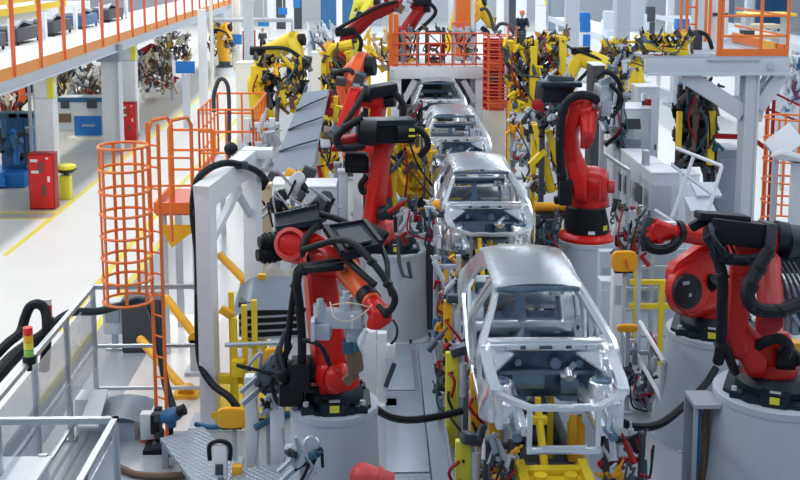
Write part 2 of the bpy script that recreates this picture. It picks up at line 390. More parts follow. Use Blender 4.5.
def make_carrier(loc, label):
    t = thing('body_carrier', label, 'carrier', loc, 'yellow carriers under the car bodies')
    x, y, z = loc
    part('carrier_frame', B().box((x - .42, y + 1, z + .12), (.12, 3.9, .16), bev=.015).box((x + .42, y + 1, z + .12), (.12, 3.9, .16), bev=.015).box((x, y + .1, z + .12), (.84, .14, .14), bev=.01).box((x, y + 1.6, z + .12), (.84, .14, .14), bev=.01).box((x, y + 2.8, z + .12), (.84, .14, .14)), 'dgrey', t)
    nose = B().box((x, y - .95, z + .42), (.70, .3, .16), bev=.03).box((x, y - 1.14, z + .46), (.46, .14, .16), bev=.02).box((x, y - .72, z + .50), (.86, .14, .12), bev=.02)
    nose.box((x - .38, y - .85, z + .48), (.12, .6, .22), bev=.02).box((x + .38, y - .85, z + .48), (.12, .6, .22), bev=.02)
    nose.cyl((x - .18, y - .95, z + .46), (x - .18, y - .95, z + .58), .08).cyl((x + .18, y - .95, z + .46), (x + .18, y - .95, z + .58), .08)
    part('nose_plate', nose, 'yellow', t)
    part('nose_leg', B().box((x, y - .9, z + .2), (.3, .3, .4), bev=.02), 'dgrey', t)
    part('push_rod', B().cyl((x - .06, y - .7, z + .3), (x - .12, y - .25, z + 1.12), .05).box((x - .11, y - .32, z + .98), (.2, .1, .1), bev=.02).box((x - .12, y - .24, z + 1.15), (.07, .07, .16)), 'yellow', t)
    for sx in (-1, 1):
        for yy in (.1, 2.4):
            part('support_pin', B().box((x + sx * .47, y + yy, z + .45), (.12, .16, .55), bev=.01).cyl((x + sx * .47, y + yy, z + .72), (x + sx * .47, y + yy, z + .85), .03), 'oryel' if yy < 1 else 'yellow', t)
    part('clamp', B().box((x + .34, y - .1, z + .6), (.10, .14, .5), bev=.02).box((x + .34, y - .16, z + .85), (.08, .1, .2)), 'oryel', t)
    part('clamp', B().box((x + .12, y + .25, z + .62), (.07, .1, .8), bev=.01).cyl((x + .12, y + .23, z + 1.0), (x + .12, y + .23, z + 1.15), .04), 'yellow', t)
    part('hose', B().tube([(x - .3, y - .5, z + .25), (x - .34, y - .1, z + .5), (x - .25, y + .3, z + .3)], .02, 6), 'black', t)
    return t
k0 = make_carrier((LX, CARY, .55), 'yellow nosed carrier under the nearest car body')
for i, lb in enumerate(('yellow nosed carrier under the second car body', 'yellow nosed carrier under the third car body', 'yellow nosed carrier under the rearmost car body')):
    dup(k0, (LX, CARY + 7.7 * (i + 1), .55), 0, lb)
# ---------------------------------------------------------------- red robots
PZ = 1.68
def pedestal(x, y, r, label, h=PZ, flare=.04):
    t = thing('robot_pedestal', label, 'pedestal', (x, y, 0), 'round white robot pedestals')
    part('column', B().lathe((x, y, 0), [(r + flare, 0), (r, h - .10), (r, h - .10)], 48), 'pedestal', t, ang=30)
    part('top_flange', B().lathe((x, y, h - .10), [(r + .012, 0), (r + .012, .085), (r - .01, .10)], 48), 'pedestal', t)
    fp = part('foot_plate', B().lathe((x, y, 0), [(r + .2, .0), (r + .2, .03)], 8), 'lgrey', t)
    for k in range(8):
        a = R(22.5 + 45 * k)
        part('anchor_bolt', B().cyl((x + math.cos(a) * (r + .12), y + math.sin(a) * (r + .12), .03), (x + math.cos(a) * (r + .12), y + math.sin(a) * (r + .12), .10), .03, seg=6), 'dgrey', fp)
    return t
def base_plate(t, x, y, z, rot, r=.42, colr='navy', sign=True):
    b = B()
    q = Quaternion((0, 0, 1), rot)
    def w(px, py, pz): return V((x, y, z)) + q @ V((px, py, pz))
    pts = [w(r * 1.05 * a, r * 1.05 * c, 0) for a, c in ((-.5, -1), (.5, -1), (1, -.55), (1, .55), (.5, 1), (-.5, 1), (-1, .55), (-1, -.55))]
    b.prism(pts, (0, 0, .05), .01)
    b.hull([(w(0, 0, .1), (0, 0, 1), r * .86, .05), (w(0, 0, .2), (0, 0, 1), r * .72, .05)])
    b.prism([w(-.16, -r * 1.12, .0), w(.16, -r * 1.12, .0), w(.20, -r * .6, .0), w(-.20, -r * .6, .0)], (0, 0, .16), .015)
    for a, c in ((-1, -1), (1, -1), (1, 1), (-1, 1)):
        b.box(w(a * r * .76, c * r * .76, .04), (.16, .16, .09), q, .015)
        b.cyl(w(a * r * .8, c * r * .8, .08), w(a * r * .8, c * r * .8, .13), .03, seg=6)
    p = part('base_plate', b, colr, t)
    part('warning_label', B().box(w(.0, -r * 1.12 - .006, .10), (.115, .012, .085), q), 'ylemon', p, 'yellow square warning label')
    part('type_plate', B().box(w(.0, -r * .98, .175), (.13, .06, .01), q), 'lgrey', p)
    for sx in (-1, 1): part('lug', B().cyl(w(sx * r * .80, -r * .85, .1), w(sx * r * .80, -r * .85, .15), .035, seg=8), 'lgrey', p)
    return p
def up(p, dz): return V(p) + V((0, 0, dz))
def hose(t, pts, r, name='hose', m='black', clamps=()):
    p = part(name, B().tube(pts, r, 10), m, t)
    for i in clamps:
        c = V(pts[i]); part('hose_clamp', B().cyl(c - V((.02, 0, .035)), c + V((.02, 0, .035)), r * 1.22), 'black', p)
    return p
# --- front left robot (bends down and towards the camera with its spot welder)
x, y = -.54, 13.1
pedestal(x, y, .54, 'round white pedestal under the front left red robot')
t = thing('welding_robot', 'red welding robot on the front left pedestal, folded forward holding a grey spot welder', 'robot', (x, y, PZ), 'red robots')
base_plate(t, x, y, PZ, R(3), .43)
part('turret', B().hull([((x + .02, y, PZ + .27), (0, 0, 1), .30, .05), ((x + .02, y, PZ + .40), (0, 0, 1), .27, .05)]).hull([((x + .0, y - .05, PZ + .36), (0, 0, 1), .25, .05), ((x - .02, y - .05, PZ + .60), (1, .2, 0), .22, .24)]), 'red', t)
S_, E_ = P(330, 368, 12.9), P(318, 262, 13.0)
part('shoulder_motor', B().cyl(S_ + V((-.1, 0, 0)), S_ + V((-.42, -.04, .0)), .17, seg=20).cyl(S_ + V((-.42, -.04, 0)), S_ + V((-.56, -.05, 0)), .12).box(S_ + V((-.38, -.12, .1)), (.16, .2, .16), bev=.02), 'black', t)
a1 = part('lower_arm', B().hull([(S_, (1, .25, 0), .31, .17), (up((S_ + E_) / 2, 0), (1, .25, 0), .22, .19)]).hull([((S_ + E_) / 2, (1, .25, 0), .22, .19), (E_, (1, .25, 0), .19, .17)]), 'red', t)
part('arm_cap', B().cyl(S_ + V((.0, -.15, .0)), S_ + V((.1, -.30, .0)), .21, seg=24).sph(S_ + V((.1, -.30, 0)), .19), 'red', a1)
E2 = P(318, 258, 12.9)
eb = part('elbow', B().hull([(E2, (1, -.4, .1), .21, .16), (P(345, 265, 12.7), (1, -.6, 0), .17, .12)]).hull([(P(293, 244, 13.1), (.5, -1, .3), .22, .14), (P(316, 252, 13.0), (.5, -1, .2), .2, .12)]), 'red', t)
c = P(291, 244, 12.92)
part('elbow_ring', B().lathe(c, [(.20, 0), (.20, .05), (.155, .06), (.14, .0)], 28, (-.25, -1, .35)), 'lred', eb)
part('elbow_ring', B().lathe(P(316, 259, 12.68), [(.15, 0), (.15, .05), (.11, .06), (.1, .0)], 24, (-.1, -1, .5)), 'lred', eb)
mt = B()
for k, (px, py) in enumerate(((268, 240), (266, 253))):
    a = P(px + 14, py, 13.1); bq = P(px - 5, py + 2, 13.0)
    mt.cyl(a, bq, .10, seg=16).cyl(bq, bq + (bq - a).normalized() * .05, .075)
    for j in range(3): mt.cyl(a.lerp(bq, .3 + .25 * j), a.lerp(bq, .38 + .25 * j), .115, seg=16)
part('wrist_motor', mt, 'black', t)
# black carriers of the dress pack
def slab(pts, th, m, name, parent, bev=.015):
    n = (V(pts[1]) - V(pts[0])).cross(V(pts[2]) - V(pts[0])).normalized()
    if n.z < 0: n = -n
    return part(name, B().prism(pts, -n * th, bev), m, parent)
d1 = slab([P(277, 227, 13.0), P(321, 218, 13.0), P(318, 207, 13.3), P(275, 217, 13.3)], .16, 'black', 'dress_pack_box', t)
part('box_rim', B().bar(P(276, 229, 12.98), P(322, 221, 12.98), .04, .07).bar(P(275, 216, 13.3), P(317, 207, 13.3), .03, .06), 'navy', d1)
d2 = slab([P(343, 253, 12.2), P(381, 243, 12.2), P(364, 222, 12.8), P(325, 228, 12.8)], .12, 'navy', 'dress_pack_box', t)
part('box_rim', B().bar(P(343, 256, 12.18), P(382, 246, 12.18), .05, .08).bar(P(325, 227, 12.8), P(343, 254, 12.2), .06, .08).bar(P(364, 221, 12.8), P(381, 243, 12.2), .05, .07).bar(P(325, 227, 12.8), P(364, 221, 12.8), .04), 'black', d2)
part('cover_plate', B().prism([P(346, 248, 12.23), P(372, 242, 12.23), P(360, 228, 12.68), P(336, 232, 12.68)], (0, 0, .025)), 'dgrey', d2)
slab([P(381, 243, 12.5), P(388, 232, 12.5), P(366, 220, 13.1), P(362, 226, 13.1)], .040, 'black', 'bracket', t)
hose(t, [P(318, 224, 13.0), P(306, 238, 12.8), P(303, 252, 12.7), P(310, 265, 12.7)], .044)
hose(t, [P(320, 214, 13.1), P(345, 222, 13.0), P(365, 238, 12.8), P(380, 250, 12.4)], .040)
fa, fb = P(347, 270, 12.65), P(371, 301, 12.0)
f = part('forearm', B().hull([(fa, fb - fa, .155, .05), (fb, fb - fa, .115, .05)]), 'rorange', t, 'orange forearm tube')
part('forearm_band', B().cyl(fa.lerp(fb, .80), fa.lerp(fb, 1.0), .13, seg=18), 'black', f)
w_ = P(381, 315, 11.8)
part('wrist', B().hull([(fb, fb - fa, .10, .05), (w_, (1, .2, 0), .10, .11)]).hull([(w_, (1, 0, .0), .105, .1), (P(375, 324, 11.75), (0, 0, 1), .09, .04)]), 'red', t)
hose(t, [P(303, 250, 12.6), P(345, 240, 12.2), P(372, 262, 11.9), P(388, 284, 11.75), P(395, 300, 11.7), P(387, 313, 11.7), P(378, 306, 11.8)], .040, clamps=(2, 3, 5))
hose(t, [P(381, 246, 12.4), P(387, 262, 12.1), P(388, 282, 11.9), P(392, 296, 11.85)], .032)
hose(t, [P(343, 266, 12.4), P(322, 268, 12.35), P(304, 270, 12.45), P(297, 280, 12.5), P(300, 310, 12.55), P(302, 345, 12.6), P(300, 372, 12.7), P(290, 385, 12.8)], .052, clamps=(2, 4, 6))
hose(t, [P(340, 261, 12.5), P(318, 264, 12.42), P(299, 268, 12.55), P(295, 285, 12.6), P(290, 320, 12.7), P(287, 350, 12.7)], .040, clamps=(3,))
hose(t, [P(345, 258, 12.3), P(360, 272, 12.1), P(375, 285, 11.95)], .040)
# spot welder
g = part('weld_transformer', B().box(P(341, 318, 11.95), (.50, .26, .20), (R(-8), 0, R(-6)), .02).box(P(322, 330, 11.9), (.2, .2, .18), (0, 0, R(-6)), .02).box(P(354, 334, 11.95), (.2, .22, .3), (0, 0, R(6)), .02), 'grey', t, 'grey spot welder body')
for px, py, q in ((320, 308, 0), (346, 300, .3)):
    part('gun_cylinder', B().cyl(P(px, py + 12, 11.9), P(px, py - 4, 11.9), .075, seg=18).cyl(P(px, py - 4, 11.9), P(px, py - 9, 11.9), .04), 'alu', g)
part('gun_clip', B().box(P(313, 329, 11.8), (.04, .2, .22)).box(P(352, 322, 11.75), (.03, .06, .14)), 'lgrey', g)
part('gun_hose', B().tube([P(330, 302, 11.75), P(335, 318, 11.6), P(350, 321, 11.6), P(365, 312, 11.65), P(372, 305, 11.75)], .008, 6).tube([P(332, 305, 11.75), P(350, 303, 11.55), P(370, 307, 11.7)], .007, 6), 'tan', g)
part('gun_arm', B().bar(P(352, 335, 11.95), P(356, 372, 12.0), .12, .16, bev=.02).bar(P(356, 372, 12.0), P(345, 382, 12.0), .1), 'brown', g)
part('valve_block', B().box(P(348, 346, 11.9), (.12, .14, .14), bev=.01).cyl(P(357, 344, 11.8), P(357, 350, 11.8), .05), 'teal', g)
part('cable_bundle', B().tube([P(366, 330, 11.8), P(360, 342, 11.75), P(364, 352, 11.8)], .032, 8).sph(P(362, 339, 11.8), .045), 'white', g)
hose(t, [P(290, 345, 12.7), P(284, 362, 12.75), P(290, 385, 12.85), P(318, 390, 12.7)], .040)
hose(t, [P(303, 340, 12.5), P(320, 345, 12.4), P(330, 365, 12.4)], .03)
part('cable_block', B().box(P(301, 374, 12.7), (.24, .26, .34), bev=.05).box(P(292, 392, 12.9), (.3, .26, .3), bev=.04).sph(P(283, 375, 12.8), .1), 'black', t)
part('hose_bundle', B().tube([P(280, 345, 12.8), P(276, 360, 12.8), P(282, 372, 12.8)], .035).tube([P(286, 330, 12.7), P(280, 352, 12.7), P(288, 380, 12.8)], .03), 'dgrey', t)
# --- front right robot
x, y = P(778, 395, 13.38).x, 13.38
pedestal(x, y, .80, 'wide round white pedestal at the front right', flare=.14)
t = thing('welding_robot', 'red robot on the front right pedestal, upright arm hung with black hoses', 'robot', (x, y, PZ), 'red robots')
base_plate(t, x, y, PZ, R(-24), .62)
part('turret', B().hull([((x - .12, y, PZ + .26), (0, 0, 1), .34, .06), ((x - .12, y, PZ + .46), (0, 0, 1), .31, .06)]).hull([((x - .12, y - .03, PZ + .45), (0, 0, 1), .29, .08), ((x - .16, y - .1, PZ + .60), (1, -.1, 0), .23, .22)]), 'red', t)
S_, E_ = P(757, 358, 13.2), P(750, 258, 13.1)
part('lower_arm', B().hull([(S_, (1, -.3, 0), .25, .10), (P(737, 332, 13.15), (1, -.3, 0), .17, .13)]).hull([(P(736, 345, 13.15), (1, -.3, 0), .18, .13), (P(740, 270, 13.1), (1, -.3, 0), .17, .12)]).hull([(P(740, 275, 13.1), (1, -.3, 0), .17, .12), (E_, (1, -.3, 0), .20, .12)]), 'red', t)
part('turret_motor', B().cyl(S_ + V((.2, -.1, .05)), S_ + V((.42, -.15, .05)), .15, seg=18).cyl(S_ + V((.42, -.15, .05)), S_ + V((.46, -.15, .05)), .1), 'black', t)
part('motor_bracket', B().box(P(793, 352, 13.3), (.16, .2, .3), bev=.02), 'oryel', t)
hose(t, [P(757, 346, 13.0), P(775, 338, 12.85), P(788, 345, 12.85), P(786, 356, 12.9)], .07)
part('elbow', B().hull([(P(752, 248, 13.1), (1, -.3, 0), .22, .2), (P(765, 240, 13.2), (1, -.3, 0), .18, .15)]), 'red', t)
part('forearm', B().hull([(P(766, 262, 12.95), (.1, -.3, 1), .16, .1), (P(771, 305, 12.6), (.1, -.3, 1), .13, .1)]), 'lred', t)
part('wrist', B().hull([(P(770, 318, 12.6), (1, 0, 0), .15, .13), (P(766, 328, 12.6), (0, 0, 1), .12, .05)]).box(P(768, 322, 12.45), (.28, .12, .12), bev=.03), 'dred', t)
dp = part('dress_pack_box', B().box(P(738, 232, 13.1), (.75, .5, .30), (R(-8), R(6), R(-5)), .03).box(P(722, 217, 13.2), (.62, .4, .1), (R(-8), R(4), R(-5)), .03).bar(P(690, 228, 13.2), P(712, 216, 13.2), .1, .12, bev=.03), 'black', t)
part('box_end', B().box(P(766, 238, 13.0), (.12, .5, .40), (R(-8), R(6), R(-5)), .02), 'dgrey', dp)
part('motor_housing', B().cyl(P(778, 243, 13.2), P(812, 248, 13.4), .26, seg=20).cyl(P(774, 236, 13.2), P(785, 238, 13.2), .2).box(P(785, 262, 13.2), (.4, .4, .2), bev=.04), 'navy', t)
hose(t, [P(707, 236, 12.8), P(716, 250, 12.75), P(722, 258, 12.75), P(750, 260, 12.7), P(772, 252, 12.7)], .07, clamps=(2, 3))
hose(t, [P(768, 252, 12.6), P(758, 268, 12.5), P(750, 285, 12.4), P(748, 298, 12.35), P(757, 309, 12.3), P(780, 311, 12.3), P(800, 303, 12.4)], .085, clamps=(1, 2, 4, 5))
hose(t, [P(714, 250, 12.85), P(722, 275, 12.8), P(722, 310, 12.85), P(721, 345, 12.95), P(718, 362, 13.05)], .07, clamps=(1, 3))
hose(t, [P(725, 345, 12.95), P(731, 362, 13.0), P(735, 372, 13.1)], .06)
hb = B()
for k in range(5): hb.ring(P(714 + k * 2, 240 + (k % 2) * 3, 12.85), .16 + .02 * k, .018, 20, 6, (.9, -.4, .2 * k))
part('coiled_cable', hb, 'navy', t)
hb = B()
for k in range(6): hb.tube([P(768 + 5 * k, 262, 12.9), P(778 + 5 * k, 280, 12.7), P(782 + 6 * k, 300, 12.7), P(800, 312 + 4 * k, 12.8)], .018, 6)
part('cable_bundle', hb, 'dgrey', t)
part('weld_gun_frame', B().box(P(790, 300, 13.0), (.3, .3, .34), (0, 0, .3), .03).cyl(P(788, 330, 12.9), P(788, 312, 12.9), .06).bar(P(775, 290, 12.7), P(800, 325, 12.8), .05).box(P(797, 325, 12.9), (.2, .2, .2), bev=.02), 'panelgrey', t)
# --- right robot behind it, arm reaching left
x, y = P(714, 333, 15.7).x, 15.7
pedestal(x, y, .69, 'round white pedestal second from the right, behind the wide one', flare=.17)
t = thing('welding_robot', 'red robot on the right with a round black shoulder cap, forearm reaching left', 'robot', (x, y, PZ), 'red robots')
base_plate(t, x, y, PZ, R(-20), .58)
part('turret', B().hull([((x - .05, y, PZ + .26), (0, 0, 1), .36, .06), ((x - .05, y, PZ + .46), (0, 0, 1), .33, .06)]).hull([((x - .1, y - .03, PZ + .48), (0, 0, 1), .30, .1), (P(690, 292, 15.4), (.45, -1, .15), .36, .14)]), 'red', t)
S_ = P(687, 289, 15.15)
la = part('lower_arm', B().hull([(S_, (.45, -1, .15), .34, .09), (P(700, 272, 15.3), (.45, -1, .15), .26, .12)]).hull([(P(682, 275, 15.25), (.45, -1, .15), .24, .1), (P(722, 245, 15.4), (.45, -1, .15), .22, .1)]), 'red', t)
cp = part('shoulder_cap', B().lathe(P(686, 291, 15.02), [(.245, 0), (.245, .06), (.2, .075)], 30, (.45, -1, .15)), 'black', la, 'round black shoulder cap')
part('cap_plate', B().box(P(686, 283, 14.95), (.12, .02, .05), (0, 0, .42)).box(P(683, 295, 14.95), (.05, .02, .05), (0, 0, .42)).box(P(690, 295, 14.95), (.05, .02, .05), (0, 0, .42)), 'panelgrey', cp)
part('shoulder_motor', B().cyl(P(708, 285, 15.3), P(716, 279, 15.2), .12, seg=18), 'black', t)
part('elbow', B().hull([(P(722, 240, 15.3), (.4, -1, 0), .24, .16), (P(708, 236, 15.2), (1, 0, .1), .17, .1)]), 'red', t)
fa, fb = P(712, 236, 15.1), P(674, 232, 14.9)
part('forearm', B().hull([(fa, fb - fa, .16, .06), (fb, fb - fa, .12, .06)]), 'red', t)
part('forearm_ring', B().cyl(P(680, 232, 14.93), P(675, 232, 14.9), .165, seg=20), 'black', t)
part('wrist', B().hull([(P(672, 232, 14.9), (1, 0, 0), .11, .05), (P(655, 230, 14.85), (.3, -1, 0), .15, .11)]).hull([(P(652, 226, 14.85), (0, -1, .3), .12, .1), (P(657, 238, 14.85), (0, 0, 1), .11, .06)]).hull([(P(664, 227, 14.85), (0, 0, 1), .08, .05), (P(650, 236, 14.8), (0, 0, 1), .09, .06)]), 'red', t)
part('tool_plate', B().box(P(668, 224, 14.9), (.22, .12, .07), bev=.01), 'white', t)
hose(t, [P(680, 238, 14.75), P(672, 247, 14.7), P(660, 250, 14.7), P(649, 247, 14.7), P(645, 238, 14.75)], .07)
gp = B().box(P(646, 226, 14.85), (.12, .2, .3), (0, .3, 0), .02)
rr = random.Random(4)
for k in range(12):
    c = P(643 + rr.uniform(-6, 8), 226 + rr.uniform(-12, 14), 14.85 + rr.uniform(-.15, .2)); gp.bar(c, c + V((rr.uniform(-.12, .12), rr.uniform(-.1, .1), rr.uniform(-.15, .15))), .035)
part('gripper', gp, 'dgrey', t)
hose(t, [P(707, 228, 15.0), P(722, 224, 15.1), P(735, 235, 15.2), P(740, 262, 15.3)], .06)
# --- back right robot with tall curved arm
x, y = P(587, 238, 21).x, 21.0
pedestal(x, y, .56, 'round white pedestal at the back right, beside the second car body')
t = thing('welding_robot', 'tall red robot right of the second car body, arm curving upright', 'robot', (x, y, PZ), 'red robots')
part('base_flange', B().lathe((x, y, PZ), [(.56, 0), (.56, .06), (.50, .12), (.44, .14)], 36), 'red', t)
bp = part('base_ring', B().lathe((x, y, PZ + .14), [(.42, 0), (.43, .1), (.43, .50), (.40, .54)], 36), 'black', t, 'black base ring')
part('warning_label', B().box((x + .0, y - .435, PZ + .2), (.13, .02, .06)), 'white', bp)
part('warning_label', B().box((x + .28, y - .35, PZ + .28), (.1, .02, .09), (0, 0, .65)), 'ylemon', bp)
np_ = part('number_plate', B().box((x + .42, y - .40, PZ + .50), (.24, .02, .46), (0, -.25, .3), .01), 'white', t, 'white number plate')
nb = B()
for zz, w0 in ((.58, .09), (.44, .09)):
    c = V((x + .41, y - .418, PZ + zz)); nb.ring(c, .05, .016, 14, 5, (.25, -1, 0)); nb.box(c + V((-.09, -.005, .02)), (.05, .012, .03))
part('plate_marks', nb, 'black', np_)
tu = P(590, 186, 20.9)
part('turret', B().hull([((x, y, PZ + .72), (0, 0, 1), .41, .05), ((x, y, PZ + .80), (0, 0, 1), .40, .05)]).hull([((x, y, PZ + .82), (0, 0, 1), .38, .05), (tu + V((.0, 0, .02)), (1, -.3, 0), .34, .34), (tu + V((-.12, 0, .1)), (1, 0, 0), .3, .25)]), 'red', t)
part('turret_seam', B().box(tu + V((.12, -.38, -.02)), (.02, .03, .4)).cyl(tu + V((.35, -.05, 0)), tu + V((.47, -.08, 0)), .13), 'lred', t)
A = [P(582, 186, 20.7), P(573, 160, 20.7), P(570, 135, 20.7), P(577, 108, 20.7)]
la = B()
for (p, q, r0, r1) in ((A[0], A[1], .33, .22), (A[1], A[2], .22, .19), (A[2], A[3], .19, .24)): la.hull([(p, (1, -.35, 0), r0, .12), (q, (1, -.35, 0), r1, .12)])
part('lower_arm', la, 'red', t)
part('elbow', B().hull([(P(583, 106, 20.8), (1, -.3, 0), .22, .2), (P(586, 112, 20.6), (1, -.3, 0), .2, .12)]), 'red', t)
part('forearm', B().hull([(P(588, 112, 20.6), (.1, -.3, 1), .17, .08), (P(588, 134, 20.3), (.1, -.2, 1), .13, .08)]), 'red', t)
part('wrist', B().hull([(P(587, 138, 20.25), (1, 0, 0), .14, .1), (P(585, 146, 20.2), (0, 0, 1), .09, .04)]), 'dred', t)
hose(t, [P(598, 100, 20.5), P(585, 95, 20.4), P(572, 98, 20.4), P(563, 110, 20.4), P(560, 140, 20.4), P(561, 175, 20.5), P(563, 198, 20.5)], .085, clamps=(3, 4, 5))
part('cable_block', B().box(P(565, 192, 20.5), (.26, .26, .5), bev=.05).box(P(562, 200, 20.6), (.3, .2, .14), bev=.03), 'black', t)
part('upper_motor', B().box(P(553, 92, 21.2), (.6, .5, .4), (0, .1, .2), .06).cyl(P(548, 86, 21.2), P(572, 88, 21.2), .22, seg=16).box(P(560, 84, 21.0), (.8, .4, .1), bev=.03), 'navy', t)
part('motor_flange', B().lathe(P(538, 105, 21.0), [(.12, 0), (.12, .06), (.07, .08)], 20, (-.3, -1, .2)), 'dred', t)
gun = part('weld_gun', B().box(P(603, 95, 20.6), (.3, .3, .4), (.1, .1, .3), .03).box(P(606, 108, 20.5), (.2, .16, .3), bev=.02).bar(P(600, 84, 20.6), P(612, 78, 20.7), .1, .12), 'alu', t)
part('gun_hose', B().tube([P(596, 78, 20.5), P(608, 72, 20.5), P(620, 85, 20.5), P(618, 108, 20.5)], .05).tube([P(610, 84, 20.4), P(622, 100, 20.4), P(612, 118, 20.4)], .04), 'black', gun)
# --- mid left robot
x, y = P(396, 248, 20.3).x, 20.3
pedestal(x, y, .56, 'round white pedestal left of the second car body')
t = thing('welding_robot', 'red robot left of the second car body, arm leaning up under a black cable carrier', 'robot', (x, y, PZ), 'red robots')
base_plate(t, x, y, PZ, 0, .42)
MIDBOT = t
part('turret', B().hull([((x - .15, y, PZ + .26), (0, 0, 1), .3, .05), ((x - .3, y, PZ + .48), (0, 0, 1), .26, .05)]).hull([(P(373, 232, 20.1), (1, 0, .1), .26, .14), (P(380, 236, 20.1), (1, 0, 0), .2, .2)]), 'lred', t)
part('shoulder', B().hull([(P(372, 222, 20.0), (1, -.4, 0), .26, .12), (P(376, 236, 20.0), (1, -.3, 0), .2, .2)]), 'lred', t)
la = part('lower_arm', B().hull([(P(374, 216, 19.9), (1, -.5, 0), .26, .10), (P(383, 145, 19.9), (1, -.5, 0), .17, .12)]).hull([(P(383, 148, 19.9), (1, -.5, 0), .17, .12), (P(389, 134, 19.9), (1, -.5, 0), .2, .12)]), 'red', t)
part('shoulder_motor', B().cyl(P(380, 214, 19.8), P(389, 211, 19.75), .14, seg=16).box(P(390, 214, 19.8), (.12, .2, .2), bev=.03), 'navy', t)
dp = part('cable_carrier', B().box(P(385, 130, 19.8), (1.05, .5, .44), (0, 0, .1), .06).cyl(P(360, 132, 19.5), P(376, 133, 19.5), .24, seg=20).cyl(P(396, 133, 19.5), P(414, 132, 19.6), .15, seg=16), 'black', t)
part('carrier_lid', B().box(P(385, 120, 19.7), (.85, .45, .05), (0, 0, .1), .01).box(P(388, 124, 19.5), (.9, .03, .06), (0, 0, .1)), 'navy', dp)
part('warning_label', B().box(P(412, 130, 19.4), (.1, .02, .05)).box(P(412, 136, 19.4), (.12, .02, .03)), 'ylemon', dp)
part('forearm', B().hull([(P(358, 142, 19.8), (1, 0, 0), .16, .1), (P(340, 143, 19.6), (1, 0, 0), .12, .1)]).box(P(345, 148, 19.7), (.5, .3, .1), bev=.04), 'dred', t)
hose(t, [P(414, 128, 19.5), P(424, 134, 19.5), P(428, 146, 19.5), P(420, 156, 19.6)], .06)
hose(t, [P(362, 118, 19.5), P(345, 128, 19.4), P(337, 138, 19.4), P(342, 148, 19.4), P(365, 145, 19.4)], .07, clamps=(1, 3))
part('hand_guide', B().tube([P(398, 236, 19.6), P(399, 262, 19.4), P(403, 276, 19.3), P(411, 278, 19.3), P(408, 262, 19.3)], .035, 6, smooth=False), 'dgrey', t)
part('black_motor', B().box(P(357, 163, 20.1), (.45, .35, .34), bev=.06).cyl(P(345, 158, 20.0), P(366, 160, 20.0), .15).tube([P(368, 176, 20.0), P(361, 184, 20.0), P(363, 192, 20.0), P(369, 190, 20.0)], .06), 'black', t)
# ---------------------------------------------------------------- left side: catwalk, columns, ladder, fences
def catwalk():
    t = thing('catwalk', 'long white catwalk with orange posts along the upper left', 'catwalk', (-11.4, 52, 0))
    part('deck', B().box((-11.4, 52, 4.03), (4.0, 66, .10)), 'white', t)
    part('edge_beam', B().box((-9.36, 52, 3.94), (.12, 66, .36)).box((-9.36, 52, 3.77), (.3, 66, .04)).box((-13.35, 52, 3.92), (.12, 66, .3)), 'lgrey', t)
    part('toe_board', B().box((-9.28, 52, 4.23), (.04, 66, .30)), 'toe', t)
    y = 21.3
    while y < 84:
        p = part('railing_post', B().box((-9.26, y, 5.2), (.10, .07, 2.2)), 'rail', t)
        y += 2.3
    part('top_rail', B().box((-9.26, 52, 6.3), (.07, 66, .07)), 'rail', t)
catwalk()
cc = 0
for y0, w, m in ((26, 2.6, 'dgrey'), (30, 3.2, 'blued'), (34.6, 2.2, 'dgrey'), (38, 2.6, 'dgrey'), (42.2, 2.6, 'dgrey'), (46.4, 2.6, 'blued'), (51, 3, 'dgrey')):
    lb = ('dark parts trolley standing on the catwalk at the far left', 'blue parts trolley on the catwalk, nearest the photo corner', 'dark parts trolley on the catwalk, right after the blue one',
          'fourth parts trolley along the catwalk, dark grey', 'fifth parts trolley along the catwalk, dark grey', 'second blue parts trolley along the catwalk', 'farthest dark parts trolley on the catwalk')[cc]; cc += 1
    t = thing('parts_trolley', lb, 'trolley', (-12.75, y0, 4.08), 'trolleys on the catwalk')
    part('body', B().box((-12.75, y0 + w / 2, 4.43), (.9, w, .45), bev=.04), m, t)
    part('load', B().prism([(-13.1, y0 + .2, 4.65), (-12.4, y0 + .2, 4.65), (-12.5, y0 + w * .5, 4.83), (-12.5, y0 + w - .2, 4.65), (-12.5, y0 + w - .2, 4.65)], (0, 0, .1)), 'panelgrey', t)
    for sx in (-1, 1):
        for k in (.2, w - .2): part('wheel', B().cyl((-12.75 + sx * .38, y0 + k, 4.15), (-12.75 + sx * .44, y0 + k, 4.15), .07), 'black', t)
    part('end_post', B().box((-12.25, y0 + w + .35, 4.58), (.12, .25, 1.0)), 'white', t)
t = thing('guard_barrier', 'yellow guard barrier beyond the catwalk in the top left corner', 'barrier', (-16.5, 30, 0))
part('rail', B().box((-16.5, 42, 5.15), (.12, 34, .32)).box((-16.5, 42, 4.65), (.12, 34, .3)), 'yellow', t)
for k in range(9): part('post', B().box((-16.5, 26 + k * 4, 2.6), (.14, .14, 5.1)), 'yellow', t)
t = thing('storage_shelter', 'long white machine housing behind the catwalk', 'housing', (-19, 45, 0))
part('body', B().box((-19.5, 45, 2.2), (4, 46, 4.4), bev=.05), 'white', t)
part('ridge', B().box((-17.4, 45, 3.8), (.2, 46, .2)), 'lgrey', t)

